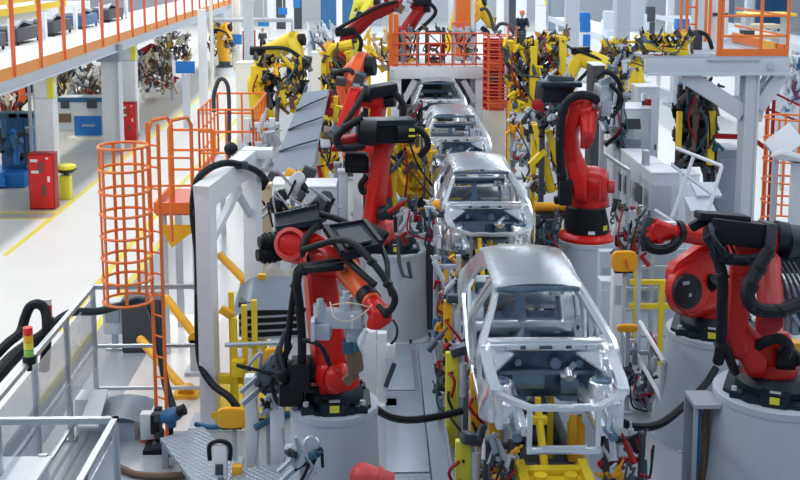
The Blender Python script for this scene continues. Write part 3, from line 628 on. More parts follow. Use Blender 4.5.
def column(px, Y, w, label, base=None, m='white', h=11, bands=True):
    x = P(px, 100, Y).x
    t = thing('steel_column', label, 'column', (x, Y, 0), 'hall columns')
    part('shaft', B().box((x, Y, h / 2), (w, w, h), bev=.02), m, t)
    part('base_plate', B().box((x, Y, .03), (w * 1.6, w * 1.6, .06)), 'lgrey', t)
    if bands:
        part('clip_band', B().box((x, Y, 3.0), (w + .04, w + .04, .05)), 'lgrey', t)
        part('sign_strip', B().box((x + w / 2 - .07, Y - w / 2 - .012, 3.3), (.14, .02, .62)).box((x + w / 2 + .012, Y - w / 2 + .1, 3.3), (.02, .2, .62)), 'ylemon', t, 'yellow strip on the column edge')
    return t
column(46, 32.6, .53, 'white hall column behind the nearest red cabinet', h=3.74)
column(131, 44.2, .52, 'white hall column behind the farther red cabinet', h=3.74)
t = thing('catwalk_column', 'broad white column with grey bracket under the catwalk', 'column', (P(113, 100, 40).x, 40, 0))
x = P(112, 100, 40).x
part('shaft', B().box((x, 40, 1.8), (.62, .5, 3.6), bev=.02), 'white', t)
part('flange', B().box((x + .33, 39.9, 1.8), (.05, .6, 3.6)), 'lgrey', t)
part('bracket', B().box((x + .05, 39.7, 3.7), (.85, .6, .62), bev=.03).box((x + .05, 39.38, 4.0), (.9, .05, .04)), 'panelgrey', t)
for a in ((204, 50, .36, 'white column ending the catwalk, nearest the orange platform', 'white'), (213, 56, .16, 'thin cream column right of the catwalk end', 'cream'), (238, 70, .5, 'cream hall column carrying a blue sign', 'cream'), (250, 60, .5, 'pale grey hall column beside the yellow gun robot', 'lgrey'),
          (273, 78, .55, 'white hall column between two hanging blue signs', 'white'), (291, 86, .6, 'white hall column left of the far windows', 'white'), (499, 80, .5, 'white hall column above the red caged ladder', 'white'),
          (520, 84, .75, 'white hall column beside the worker in the helmet', 'white'), (539, 92, .8, 'white hall column with yellow strip, right of the worker', 'white'),
          (570, 56, .66, 'broad grey hall column above the yellow robots, left one', 'lgrey'), (620, 58, .72, 'broad grey hall column above the yellow robots, right one', 'grey'), (696, 44, .5, 'grey hall column behind the raised platform', 'lgrey'),
          (393, 98, .6, 'far white hall column above the gantry', 'white'), (340, 96, .5, 'far white hall column above the yellow frames', 'white'), (667, 96, .6, 'far pale hall column at the upper right', 'white'), (745, 90, .6, 'far white hall column behind the raised platform railing', 'white')):
    column(a[0], a[1], a[2], a[3], m=a[4], h=4.75 if a[0] == 204 else 11, bands=(a[0] in (539,)))
# red fire cabinets
def cabinet(x, y, w, h, label):
    t = thing('fire_cabinet', label, 'cabinet', (x, y, 0), 'red fire cabinets')
    part('body', B().box((x, y, h / 2), (w, .45, h), bev=.02), 'dred', t)
    d = part('door', B().box((x + .0, y - .235, h / 2), (w * .92, .03, h * .94), bev=.008), 'signred', t)
    part('label_plate', B().box((x - w * .25, y - .255, h * .88), (w * .28, .01, h * .05)).box((x - w * .22, y - .255, h * .68), (w * .3, .01, h * .05)).box((x + w * .3, y - .255, h * .55), (w * .1, .01, h * .1)).box((x + w * .26, y - .255, h * .92), (w * .1, .01, h * .03)), 'white', d)
    part('handle', B().box((x + w * .12, y - .265, h * .35), (w * .14, .04, h * .18), bev=.01).box((x + w * .02, y - .262, h * .76), (w * .16, .03, h * .18)), 'brown', d)
g = G(45, 208); cabinet(g.x, g.y, .72, 1.62, 'red fire cabinet nearest the aisle corner, at the white column')
g = G(130, 140); cabinet(g.x, g.y, .58, 1.5, 'smaller red fire cabinet behind the orange ladder cage')
g = G(64, 197); g.x += .12; g.y -= .25
t = thing('litter_bin', 'yellow bin with black and yellow lid right of the red cabinet', 'bin', g)
part('body', B().box((g.x + .02, g.y, .36), (.32, .3, .72), bev=.03), 'ylemon', t)
part('lid', B().lathe((g.x + .05, g.y, .86), [(.25, 0), (.3, .08), (.28, .16), (.1, .2)], 20), 'ylemon', t)
part('lid_ring', B().lathe((g.x + .05, g.y, .80), [(.2, 0), (.31, .09), (.31, .1)], 20), 'black', t)
part('neck', B().cyl((g.x + .04, g.y, .7), (g.x + .04, g.y, .84), .08), 'dgrey', t)
# machine and sign behind the columns
t = thing('control_desk', 'long pale grey control housing with dark vents under the catwalk', 'control housing', (P(85, 110, 45).x, 45, 0))
x0, x1 = P(58, 110, 45).x, P(104, 110, 45).x; zt = P(80, 97, 45).z
part('body', B().box(((x0 + x1) / 2, 45.4, zt / 2), (x1 - x0, .8, zt), bev=.03), 'lgrey', t)
part('top_band', B().box(((x0 + x1) / 2, 45.0, zt - .12), (x1 - x0, .06, .18)), 'blued', t)
for px, w in ((65, .35), (92, .4)): part('vent_panel', B().box((P(px, 103, 45).x, 44.98, P(px, 104, 45).z), (w, .03, .36)), 'dgrey', t)
part('door_panel', B().box((P(65, 118, 45).x, 44.98, P(65, 118, 45).z), (.5, .03, .36)), 'brown', t)
p0, p1 = P(74, 116, 43), P(102, 135.5, 43)
t = thing('sign_board', 'blue sign board with a line of small white letters, standing on the floor', 'sign', ((p0.x + p1.x) / 2, 43, 0))
bw = part('board', B().box(((p0.x + p1.x) / 2, 43, (p0.z + p1.z) / 2), (p1.x - p0.x, .06, p0.z - p1.z), bev=.01), 'blue', t)
tx = B()
for k in range(6):
    xx = (p0.x + p1.x) / 2 - .2 + k * .085; zc = (p0.z + p1.z) / 2 + .02
    tx.box((xx, 42.955, zc), (.018, .012, .09)); tx.box((xx + .045, 42.955, zc), (.018, .012, .09)); tx.box((xx + .022, 42.955, zc + (.036 if k % 2 else -.036)), (.05, .012, .018))
part('lettering', tx, 'white', bw)
part('stand', B().box(((p0.x + p1.x) / 2, 43.05, p1.z / 2 + .1), (1.0, .08, p1.z + .2)).box(((p0.x + p1.x) / 2, 43.05, .04), (1.5, .6, .08)), 'cream', t)
for px, py, w, h, Y, lb in ((183.5 + 12, 66.5, 19, 12, 46, None), (235.5, 39, 14, 10, 69, 'blue sign on the cream column behind the catwalk end'), (264, 23, 11, 6, 70, 'small blue sign hanging right of the cream column'), (283, 11, 9, 7, 76, 'blue sign hanging high by the white columns'), (297, 3, 7, 9, 84, 'blue sign at the top edge, beside the far windows')):
    lb = lb or 'blue sign in a white frame standing by the aisle'
    p = P(px - (9 if Y == 46 else 0), py, Y); k = Y / F
    t = thing('blue_sign', lb, 'sign', (p.x, Y, 0), 'blue hall signs')
    part('panel', B().box((p.x, Y - .3, p.z), (w * k, .05, h * k), bev=.01), 'blue', t)
    if Y == 46:
        part('frame', B().box((p.x - w * k / 2 - .08, Y - .3, p.z), (.12, .07, h * k + .1)).box((p.x, Y - .3, p.z - h * k / 2 - .04), (.07, .06, .08)), 'white', t)
        part('post', B().box((p.x, Y - .25, (p.z) / 2), (.3, .06, p.z)), 'lgrey', t)
    else:
        part('hanger', B().cyl((p.x, Y - .28, p.z), (p.x, Y - .28, 11), .03), 'lgrey', t)
# orange ladder with safety cage
def cage_ladder(cx, cy, z0, z1, r, rails_to, label, nrings, m='orange', floor=True, base=0.0, back=1):
    t = thing('caged_ladder', label, 'ladder', (cx, cy, base))
    for k in range(nrings):
        z = z0 + (z1 - z0) * k / (nrings - 1)
        part('cage_hoop', B().ring((cx, cy, z), r, .022, 30, 6, (0, 0, 1)), m, t)
    for k in range(7):
        a = R(100 + 360 * k / 7 + 26)
        part('cage_bar', B().box((cx + r * math.cos(a), cy + r * math.sin(a), (z0 + z1) / 2), (.045, .02, z1 - z0), (0, 0, a + PI / 2)), m, t)
    for s, dx in ((0, r * .86), (1, r * 1.38)):
        part('ladder_rail', B().tube([(cx + dx, cy + back * r * (.75 - .4 * s), base), (cx + dx, cy + back * r * (.75 - .4 * s), z1 + .3)], .03, 6), m, t)
    k = base + .3
    rg = 0
    while k < z1:
        part('rung', B().cyl((cx + r * .86, cy + back * r * .75, k), (cx + r * 1.38, cy + back * r * .35, k), .016, seg=6), m, t); k += .32
    part('foot', B().box((cx + r * .86, cy + back * r * .75, base + .03), (.18, .2, .05)).box((cx + r * 1.38, cy + back * r * .35, base + .03), (.14, .2, .05)), m, t)
    return t
LC = P(126, 200, 15.6)
lt = cage_ladder(LC.x - .02, LC.y, P(126, 300, 15.6).z, P(126, 146, 15.6).z, .35, 0, 'tall orange ladder in a round safety cage on the left', 8)
for px in (162, 182):                                  # hooped hand rails at the ladder head
    a, b = P(px - 7, 215, 18.9), P(px + 7, 215, 19.4)
    w = .30
    zt = 4.35
    x0 = P(px, 215, 19).x
    part('hand_loop', B().tube([(x0 - .17, 18.9, 2.2), (x0 - .17, 18.9, zt - .15), (x0 - .12, 18.95, zt), (x0 + .08, 19.3, zt), (x0 + .13, 19.4, zt - .15), (x0 + .13, 19.4, 2.8)], .035, 6, smooth=False).cyl((x0 - .17, 18.9, 3.7), (x0 + .13, 19.4, 3.6), .02, seg=6).cyl((x0 - .17, 18.9, 3.2), (x0 + .13, 19.4, 3.1), .02, seg=6), 'orange', lt)
# work platform behind the ladder
def platform(x0, x1, y0, y1, z, label, deck='pinkred', rail='orange', legs=True, cat='platform', sides='LRB', rh=1.15, post=1.2):
    t = thing('work_platform', label, cat, ((x0 + x1) / 2, (y0 + y1) / 2, 0))
    part('deck', B().box(((x0 + x1) / 2, (y0 + y1) / 2, z - .06), (x1 - x0, y1 - y0, .12)), deck, t)
    part('toe_board', B().box(((x0 + x1) / 2, y0 - .02, z + .02), (x1 - x0, .04, .2)).box((x1 + .02, (y0 + y1) / 2, z + .02), (.04, y1 - y0, .2)).box((x0 - .02, (y0 + y1) / 2, z + .02), (.04, y1 - y0, .2)), rail, t)
    runs = []
    if 'L' in sides: runs.append(((x0, y0), (x0, y1)))
    if 'R' in sides: runs.append(((x1, y0), (x1, y1)))
    if 'B' in sides: runs.append(((x0, y1), (x1, y1)))
    if 'F' in sides: runs.append(((x0, y0), (x1, y0)))
    for (a, b) in runs:
        a, b = V((*a, z)), V((*b, z)); n = max(1, round((b - a).length / post))
        for h in (rh, rh * .66, rh * .33): part('guard_rail', B().cyl(up(a, h), up(b, h), .025, seg=6), rail, t)
        for k in range(n + 1):
            q = a.lerp(b, k / n); part('railing_post', B().cyl(q, up(q, rh), .028, seg=6), rail, t)
    if legs:
        for xx in (x0 + .1, x1 - .1):
            for yy in (y0 + .1, y1 - .1): part('leg', B().box((xx, yy, (z - .1) / 2), (.12, .12, z - .1)), 'lgrey', t)
    return t
a = P(156, 218, 19.2); b = P(200, 210, 19.2)
platform(a.x, b.x, 19.2, 20.9, 2.72, 'small platform with a red deck right of the caged ladder', sides='B')
part('gusset', B().prism([P(158, 226, 19.15), P(200, 226, 19.15), P(172, 248, 19.15)], (0, .1, 0)), 'oryel', lt)
a = P(200, 170, 25); b = P(254, 170, 25)
platform(a.x, b.x, 25, 28, a.z - .1, 'orange railed platform above the white portal frame', deck='lgrey', sides='LRBF', post=.6, rh=1.5)
hs = B().tube([P(214, 112, 25.5), P(214, 95, 25.5), P(219, 80, 25.5), P(226, 82, 25.5), P(229, 100, 25.5), P(229, 170, 25.5)], .05)
solo('hose', hs, 'dgrey', 'grey hose looped over the orange railed platform', 'hose')
# white portal frame
a = G(211, 424); zt = 3.72
t = thing('portal_frame', 'white steel portal frame left of the front red robot', 'frame', (a.x, a.y, 0))
q = V((P(252, 180, 18.0).x, 18.0, 0))
part('front_post', B().box((a.x, a.y, zt / 2), (.25, .25, zt), (0, 0, R(-12)), .015), 'white', t)
part('rear_post', B().box((q.x, q.y, zt / 2), (.24, .24, zt), (0, 0, R(-20)), .015), 'white', t)
part('top_beam', B().bar(up(a, zt - .1), up(q, zt + .12), .26, .36, .25), 'white', t)
part('brace', B().bar(up(a, zt - .95), up(a.lerp(q, .7), zt - .25), .1, .12), 'white', t)
part('brace', B().bar(up(q, zt - .9), up(a.lerp(q, .65), zt - .3), .08, .1), 'lgrey', t)
part('cap_bracket', B().box(up(q, zt + .12) + V((.1, 0, .1)), (.5, .3, .16), bev=.02), 'white', t)
part('foot', B().box((a.x, a.y, .03), (.6, .6, .06)).box((q.x, q.y, .03), (.5, .5, .06)), 'lgrey', t)
hs = B().tube([P(266, 180, 18.2), P(258, 172, 17.6), P(245, 166, 17.2), P(225, 163, 16.8), P(204, 172, 16.5), P(195, 188, 16.4), P(193, 215, 16.4), P(197, 250, 16.4), P(198, 290, 16.4), P(198, 335, 16.4), P(201, 365, 16.2), P(213, 385, 16.0), P(228, 396, 15.8), P(238, 408, 15.7)], .055, 10)
t = thing('cable_hose', 'thick black hose arching over the white portal frame', 'hose', P(199, 290, 16.4))
part('hose', hs, 'black', t)
for px, py, Y in ((197, 212, 16.4), (199, 290, 16.4), (240, 165, 17.1)): part('clip', B().box(P(px + 2, py, Y), (.18, .12, .12), bev=.02), 'dgrey', t)
t = thing('hose_bracket', 'black cable bracket on top of the portal frame', 'bracket', P(248, 165, 18.6))
part('arm', B().bar(P(232, 150, 18.6), P(250, 172, 18.6), .14, .12, bev=.02).bar(P(250, 172, 18.6), P(262, 184, 18.3), .16, bev=.02), 'panelgrey', t)
part('knob', B().sph(P(231, 149, 18.6), .12), 'black', t); part('clamp', B().box(P(262, 182, 18.2), (.2, .2, .22), (0, .5, 0), .03), 'black', t)
# aluminium safety fences
def fence(pts, h, label, panels=(), mid=None, foot=True, post=1.6):
    t = thing('safety_fence', label, 'fence', (pts[0][0], pts[0][1], 0))
    for i, (a, b) in enumerate(zip(pts, pts[1:])):
        a, b = V((*a, 0)), V((*b, 0)); n = max(1, round((b - a).length / post))
        part('top_rail', B().bar(up(a, h), up(b, h), .07, .07, .07), 'alu', t)
        for m in (mid if mid else (.9, .18)): part('rail', B().bar(up(a, m), up(b, m), .05, .05), 'alu', t)
        for k in range(n + 1):
            if k == 0 and i: continue
            q = a.lerp(b, k / n); part('post', B().box(up(q, h / 2), (.07, .07, h)).box(up(q, .02), (.16, .16, .04)), 'alu', t)
        if i in panels:
            for k in range(n):
                c0, c1 = a.lerp(b, k / n), a.lerp(b, (k + 1) / n); e = (c1 - c0).normalized() * .05
                part('panel', B().bar(up((c0 + e), .55 + .33), up((c1 - e), .55 + .33), .012, .66).bar(up((c0 + e), 1.35), up((c1 - e), 1.35), .012, .74) if h > 1.5 else B().bar(up(c0 + e, h * .55), up(c1 - e, h * .55), .012, h * .7), 'glass', t)
    return t
FC = G(97, 399); FH = P(97, 287, FC.y).z
fence([(FC.x, 9.6), (FC.x, FC.y), (FC.x + 1.95, FC.y)], FH, 'aluminium safety fence turning the corner in front of the ladder', panels=(0,), post=1.4)
F2 = G(115, 420, FH)
fence([(F2.x - 1.35, F2.y), (F2.x, F2.y), (F2.x, F2.y - 2.8)], FH, 'aluminium corner fence at the bottom left', panels=(1,), post=1.45)
t = thing('electrical_cabinet', 'dark grey electrical cabinet behind the left fence', 'cabinet', G(143, 353))
g = G(143, 353)
part('body', B().box((g.x, g.y + .25, .5), (.74, .5, 1.0), bev=.02), 'dgrey', t); part('door', B().box((g.x, g.y - .01, .5), (.66, .03, .9), bev=.01), 'dgrey', t)
part('handle', B().box((g.x + .25, g.y - .04, .55), (.03, .03, .16)), 'alu', t)
g = G(113, 352)
t = thing('terminal_box', 'pale blue terminal box left of the dark electrical cabinet', 'box', g)
part('body', B().box((g.x, g.y + .2, .62), (.36, .3, .62), bev=.03), 'lgrey', t); part('stand', B().box((g.x, g.y + .2, .16), (.1, .1, .32)).box((g.x, g.y + .2, .02), (.3, .3, .04)), 'alu', t); part('screen', B().box((g.x, g.y + .04, .7), (.26, .02, .3)), 'panelgrey', t)
for (a, b, lb) in (((167, 299, 18.8), (197, 338, 18.4), 'upper yellow diagonal strut left of the portal post'), ((141, 340, 18.4), (187, 393, 17.4), 'lower yellow diagonal strut by the ladder foot'), ((221, 256, 19.6), (248, 284, 19.2), 'yellow diagonal strut right of the portal post')):
    A, D = P(*a), P(*b)
    t = thing('diagonal_strut', lb, 'strut', (D.x, D.y, 0), 'yellow struts')
    part('tube', B().cyl(A, D, .075, seg=14).sph(A, .078), 'oryel', t)
    part('joint', B().cyl(D + V((0, -.1, 0)), D + V((0, .1, 0)), .14, seg=18), 'oryel', t)
    part('stand', B().box((D.x, D.y, D.z / 2), (.22, .2, D.z)).box((D.x, D.y, .03), (.4, .4, .06)), 'oryel' if a[0] < 150 else 'lgrey', t)
# drag chains and beacons on the left
solo('drag_chain', B().tube([G(-70, 470, .1), P(-40, 400, 14.9), P(-8, 360, 15.0), P(8, 343, 15.2), P(20, 333, 15.4), P(25, 318, 15.5), P(30, 307, 15.5), P(38, 304, 15.5), P(45, 310, 15.5), P(47, 325, 15.4), P(46, 348, 15.3), P(44, 372, 15.2)], .072, 8), 'black', 'thick black drag chain looping up at the left edge', 'drag chain')
solo('drag_chain', B().tube([G(-85, 470, .1), P(-45, 410, 14.5), P(-8, 375, 14.6), P(15, 352, 15.2), P(40, 335, 15.8), P(62, 317, 16.2), P(75, 312, 16.5), P(100, 311, 16.9), P(122, 305, 17.2), P(138, 300, 17.3), P(148, 304, 17.2), P(154, 320, 17.1), P(160, 350, 16.9), P(166, 385, 16.6), P(173, 408, 16.3)], .062, 8), 'navy', 'long black drag chain running along the fence to the ladder', 'drag chain')
solo('drag_chain', B().tube([G(-95, 470, .1), P(-48, 420, 14.4), P(-8, 382, 14.5), P(12, 360, 14.8), P(28, 345, 15.1), P(45, 335, 15.4)], .09, 8), 'black', 'lowest black drag chain at the left edge', 'drag chain')
def beacon(px, py, Y, label, cols, base_z):
    p = P(px, py, Y); t = thing('signal_beacon', label, 'signal light', (p.x, p.y, base_z))
    part('stem', B().cyl((p.x, p.y, base_z), (p.x, p.y, p.z - .02), .035), 'black', t)
    part('holder', B().cyl((p.x, p.y, p.z - .1), (p.x, p.y, p.z), .085), 'black', t)
    for i, c in enumerate(cols): part('lamp', B().cyl((p.x, p.y, p.z + i * .10), (p.x, p.y, p.z + i * .10 + .09), .062), c, t)
beacon(29, 356, 13.9, 'signal light stacked red over yellow and green at the fence rail', ('green', 'ylemon', 'oryel', 'signred'), 1.8)
beacon(48, 318, 15.6, 'signal light with a red and white lamp behind the chain loop', ('signred', 'signred', 'white'), 1.8)
# ---------------------------------------------------------------- lower left and centre foreground
def G2(px, py, z): return G(px, py, z)
a = P(52, 457, 12.6)
t = thing('white_cabinet', 'white topped cabinet in the bottom left corner', 'cabinet', (a.x - .4, 11.9, 0))
part('body', B().box((a.x - .45, 11.95, a.z / 2 - .02), (.86, 1.2, a.z - .04), bev=.02), 'lgrey', t); part('lid', B().box((a.x - .45, 11.95, a.z), (.92, 1.26, .05), bev=.01), 'white', t)
part('hinge', B().box((a.x - .1, 12.58, a.z + .02), (.1, .05, .05)), 'alu', t)
solo('metal_sheet', B().prism([G(78, 428, .5), G(98, 428, .5), G(108, 392, .5), G(92, 392, .5)], (0, 0, .03)).box(G(92, 410, .25), (.4, .4, .5)), 'white', 'white tray leaning beside the fence post', 'tray')
t = thing('metal_sheet', 'shiny bent metal plate on a stand left of the ladder foot', 'metal plate', G(122, 425))
p = P(122, 408, 16)
part('plate', B().grid(lambda u, v: (p.x - .38 + .8 * u, 15.6 + .9 * v, p.z - .05 + .12 * math.sin(u * 2.6) - .1 * u), 10, 6, .02), 'plate', t)
part('stand', B().box((p.x, 16, p.z / 2 - .06), (.5, .6, p.z - .1)), 'grey', t)
# control box on the ladder foot, black tool and blue clamp
p = P(147, 425, 15.6)
t = thing('switch_box', 'white switch box beside the ladder foot', 'switch box', (p.x, p.y, 0))
part('body', B().box((p.x, p.y, p.z), (.17, .16, .40), bev=.015), 'white', t); part('post', B().box((p.x, p.y + .1, p.z / 2), (.05, .05, p.z)).box((p.x, p.y + .1, .02), (.2, .2, .04)), 'rail', t)
t = thing('clamp_stand', 'black clamp stand with a blue valve head at the bottom left', 'clamp stand', (P(160, 440, 15.4).x, 15.4, 0))
k = P(160, 470, 15.4); ct = P(160, 413, 15.2).z
part('pole', B().box((k.x, 15.4, ct / 2), (.11, .12, ct), bev=.02).box((k.x - .02, 15.3, ct - .2), (.14, .14, .3), bev=.03).box((k.x, 15.4, .03), (.4, .4, .06)), 'black', t)
part('collar', B().cyl(P(159, 420, 15.3), P(159, 412, 15.3), .09).cyl(P(159, 437, 15.3), P(159, 430, 15.3), .08).box(P(158, 446, 15.3), (.16, .1, .12), bev=.02), 'dgrey', t)
part('valve_head', B().hull([(P(168, 417, 15.2), (1, -.5, 0), .10, .08), (P(177, 413, 15.2), (1, -.3, 0), .09, .06)]).box(P(172, 423, 15.2), (.12, .1, .12), bev=.02), 'blued', t, 'blue valve head')
part('valve_cap', B().cyl(P(178, 412, 15.15), P(185, 409, 15.15), .08, seg=16), 'black', t)
part('plunger', B().cyl(P(171, 425, 15.2), P(171, 458, 15.2), .035).box(P(171, 453, 15.2), (.14, .14, .12), bev=.03), 'black', t)
for q in range(3): part('hose', B().tube([P(155 + q * 3, 445, 15.3), P(150 + 4 * q, 458, 15.2), P(156 + 3 * q, 475, 15.1)], .03, 6), 'black', t)
# tread plate steps
def slope_plate(pts, th, label, legs, m='tread'):
    c = sum((V(p) for p in pts), V((0, 0, 0))) / len(pts)
    t = thing('tread_plate', label, 'tread plate', (c.x, c.y, 0))
    part('plate', B().prism(pts, (0, 0, -th)), m, t)
    for p in legs: part('leg', B().box((p.x, p.y, (p.z - th) / 2), (.08, .08, p.z - th)), 'grey', t)
s = [G(160, 438, .4), G(203, 426, .4), G(252, 482, .4), G(200, 492, .4)]
cc = sum(s, V()) / 4
slope_plate(s, .06, 'grey tread plate ramp at the bottom, left of the yellow pad', [p.lerp(cc, .12) for p in s])
s = [G(232, 470, .5), G(286, 462, .5), G(292, 492, .5), G(236, 500, .5)]; cc = sum(s, V()) / 4
slope_plate(s, .06, 'pale tread plate between the white posts and the front pedestal', [p.lerp(cc, .12) for p in s])
for (x0, x1, y0, y1, lb, m) in ((.12, .72, 12.0, 14.3, 'nearest tread plate of the walkway beside the front pedestal', 'tread'), (.12, .72, 14.35, 17.2, 'plain walkway plate right of the white bracket stand', 'plate'), (.10, .62, 17.25, 19.4, 'farthest walkway plate before the middle pedestal', 'plate')):
    solo('walkway_plate', B().box(((x0 + x1) / 2, (y0 + y1) / 2, .06), (x1 - x0, y1 - y0, .12), bev=.01), m, lb, 'floor plate', 'walkway plates')
solo('cable_trough', B().box((.86, 15.2, .10), (.24, 8.0, .2)).box((1.0, 15.2, .16), (.04, 8.0, .32)), 'panelgrey', 'long grey cable trough between the walkway and the line', 'cable trough')
for (x0, x1, y0, y1, lb) in ((2.95, 3.45, 12.0, 17.6, 'grey floor plate right of the nearest car body'), (3.5, 4.2, 12.2, 13.2, 'small grey floor plate by the wide right pedestal')):
    solo('walkway_plate', B().box(((x0 + x1) / 2, (y0 + y1) / 2, .05), (x1 - x0, y1 - y0, .1), bev=.01), 'plate', lb, 'floor plate', 'walkway plates')
t = thing('cable_channel', 'open grey channel box left of the wide right pedestal', 'cable channel', (P(700, 430, 13.4).x, 13.4, 0))
p = P(699, 400, 13.4)
part('frame', B().box((p.x - .08, 13.25, p.z / 2), (.05, .06, p.z), bev=.005).box((p.x + .2, 13.6, p.z / 2), (.05, .06, p.z), bev=.005).box((p.x + .05, 13.4, p.z), (.34, .45, .05)).box((p.x + .05, 13.7, p.z / 2), (.3, .03, p.z)), 'grey', t)
part('cable_bundle', B().tube([(p.x + .0, 13.5, p.z - .1), (p.x + .08, 13.45, .9), (p.x + .02, 13.5, .2)], .06).tube([(p.x + .12, 13.5, p.z - .1), (p.x + .1, 13.4, .7), (p.x + .14, 13.5, .1)], .05), 'brown', t)
part('pipe', B().cyl((p.x + .06, 13.5, .1), (p.x + .06, 13.5, p.z - .1), .05), 'panelgrey', t); part('pipe', B().tube([(p.x - .02, 13.3, p.z - .1), (p.x - .02, 13.3, .7), (p.x - .2, 13.2, .05)], .03), 'blued', t)
# amber teach pads on posts
def pad(px, py, w, h, Y, label, group='amber sensor pads', hook=False):
    p = P(px, py, Y); k = Y / F
    t = thing('sensor_pad', label, 'sensor pad', (p.x, p.y, 0), group)
    n = 20
    part('pad', B().prism([(p.x + w * k / 2 * sgn(math.cos(2 * PI * i / n)) * abs(math.cos(2 * PI * i / n)) ** .5, p.y, p.z + h * k / 2 * sgn(math.sin(2 * PI * i / n)) * abs(math.sin(2 * PI * i / n)) ** .5) for i in range(n)], (0, .09, 0), .015), 'oryel', t)
    part('backing', B().box((p.x, p.y + .1, p.z - h * k * .45), (w * k * .7, .14, h * k * .3), bev=.02), 'black', t)
    part('post', B().box((p.x + .03, p.y + .14, p.z / 2), (.06, .06, p.z)).box((p.x + .03, p.y + .14, .02), (.2, .2, .04)), 'lgrey', t)
    if hook: part('strap', B().bar((p.x + .0, p.y - .02, p.z + .06), (p.x + .05, p.y - .02, p.z - .12), .05, .02), 'rail', t)
    return t
def sgn(v): return 1 if v >= 0 else -1
pad(231, 419, 31, 22, 14.8, 'large amber sensor pad in the lower left, on a grey post')
pad(275, 357, 24, 17, 15.2, 'amber sensor pad left of the front red robot')
pad(625, 262, 27, 22, 17.0, 'amber sensor pad with a red strap, right of the nearest car body', hook=True)
pad(628, 329, 22, 8, 16.4, 'thin amber sensor bar below the strapped pad')
# white posts beside the front pedestal
for px, y0, y1, w, Y, lb in ((251, 375, 500, 13, 14.4, 'tall white post left of the front red robot'), (277, 403, 500, 14, 14.1, 'shorter white post touching the front pedestal')):
    p = P(px, y0, Y); k = Y / F
    t = thing('white_post', lb, 'post', (p.x, p.y, 0), 'white posts')
    part('shaft', B().box((p.x, p.y, p.z / 2), (w * k, w * k, p.z), bev=.02), 'white', t); part('base', B().box((p.x, p.y, .02), (w * k * 1.8, w * k * 1.8, .04)), 'lgrey', t)
    part('cable', B().tube([(p.x + w * k * .4, p.y - .1, p.z - .3), (p.x + w * k * .6, p.y - .12, p.z - .7), (p.x + w * k * .3, p.y - .12, .3)], .012, 5), 'grey', t)
t = thing('bracket_stand', 'white bracket stand behind the front pedestal', 'stand', (P(384, 400, 16.8).x, 16.8, 0))
p = P(382, 332, 16.8)
part('upright', B().box((p.x, 16.8, p.z / 2), (.15, .16, p.z), bev=.01), 'white', t); part('foot', B().box((p.x + .06, 16.75, .06), (.36, .3, .12), bev=.01), 'white', t)
part('box', B().box(P(391, 351, 16.7), (.15, .14, .24), bev=.02), 'white', t); part('cable', B().tube([P(390, 345, 16.7), P(396, 338, 16.65), P(397, 328, 16.7), P(393, 320, 16.8)], .02, 6), 'black', t)
part('lever', B().box(P(390, 375, 16.7), (.07, .08, .4), (0, .35, 0)), 'dgrey', t)
t = thing('bracket_stand', 'second white stand just left of the bracket stand, half hidden by the robot', 'stand', (P(370, 360, 17.2).x, 17.2, 0))
p = P(370, 330, 17.2)
part('upright', B().box((p.x, 17.2, p.z / 2), (.2, .2, p.z), bev=.02), 'white', t); part('foot', B().box((p.x, 17.2, .03), (.4, .4, .06)), 'lgrey', t)
# hand-held device and weld guns at the bottom
t = thing('handset', 'white handset with a dark display on a post at the bottom', 'handset', (P(220, 462, 13.6).x, 13.6, 0))
p = P(220, 460, 13.6)
part('body', B().box((p.x, p.y, p.z), (.20, .14, .42), (R(-10), 0, 0), .04), 'white', t); part('display', B().box((p.x + .0, p.y - .085, p.z - .09), (.10, .03, .14), (R(-10), 0, 0), .005), 'dgrey', t)
part('handle', B().tube([(p.x - .13, p.y, p.z - .0), (p.x - .13, p.y, p.z + .2), (p.x, p.y, p.z + .26), (p.x + .13, p.y, p.z + .2), (p.x + .13, p.y, p.z)], .03), 'black', t); part('post', B().box((p.x, p.y + .05, (p.z - .2) / 2), (.07, .07, p.z - .2)).box((p.x, p.y + .05, .02), (.2, .2, .04)), 'lgrey', t)
part('side_box', B().box((p.x + .22, p.y, p.z - .15), (.13, .12, .16), bev=.02), 'oryel', t)
def weld_gun(p, s, label, seed, post=True, group='loose weld guns', cols=('alu', 'dgrey', 'lgrey', 'teal', 'black')):
    r = random.Random(seed); p = V(p)
    t = thing('weld_gun', label, 'weld gun', (p.x, p.y, 0), group)
    part('body', B().hull([(p, (r.uniform(-1, 1), r.uniform(-1, 0), .4), .16 * s, .12 * s), (p + V((.12 * s, 0, .2 * s)), (0, -1, .4), .12 * s, .1 * s)]), cols[0], t)
    for k in range(3):
        a = p + V((r.uniform(-.2, .2), r.uniform(-.15, .1), r.uniform(-.2, .2))) * s; d = V((r.uniform(-1, 1), r.uniform(-1, .3), r.uniform(-1, 1))).normalized() * .2 * s
        part('actuator', B().cyl(a, a + d, .06 * s).cyl(a + d, a + d * 1.4, .03 * s), cols[1 + k], t)
    for k in range(4):
        a = p + V((r.uniform(-.2, .2), -.1, r.uniform(-.25, .2))) * s
        part('hose', B().tube([a, a + V((r.uniform(-.25, .25), -.1, r.uniform(.05, .3))) * s, a + V((r.uniform(-.3, .3), -.05, r.uniform(-.3, 0))) * s], .022 * s, 6), 'black' if k % 2 else 'grey', t)
    part('jaw', B().bar(p + V((-.1, -.1, -.1)) * s, p + V((-.3, -.2, -.25)) * s, .06 * s).bar(p + V((-.12, -.1, .05)) * s, p + V((-.32, -.2, -.1)) * s, .05 * s), 'plate', t)
    if post: part('post', B().box((p.x, p.y + .1, p.z / 2), (.09, .09, p.z)).box((p.x, p.y + .1, .02), (.25, .25, .04)), 'grey', t)
    return t
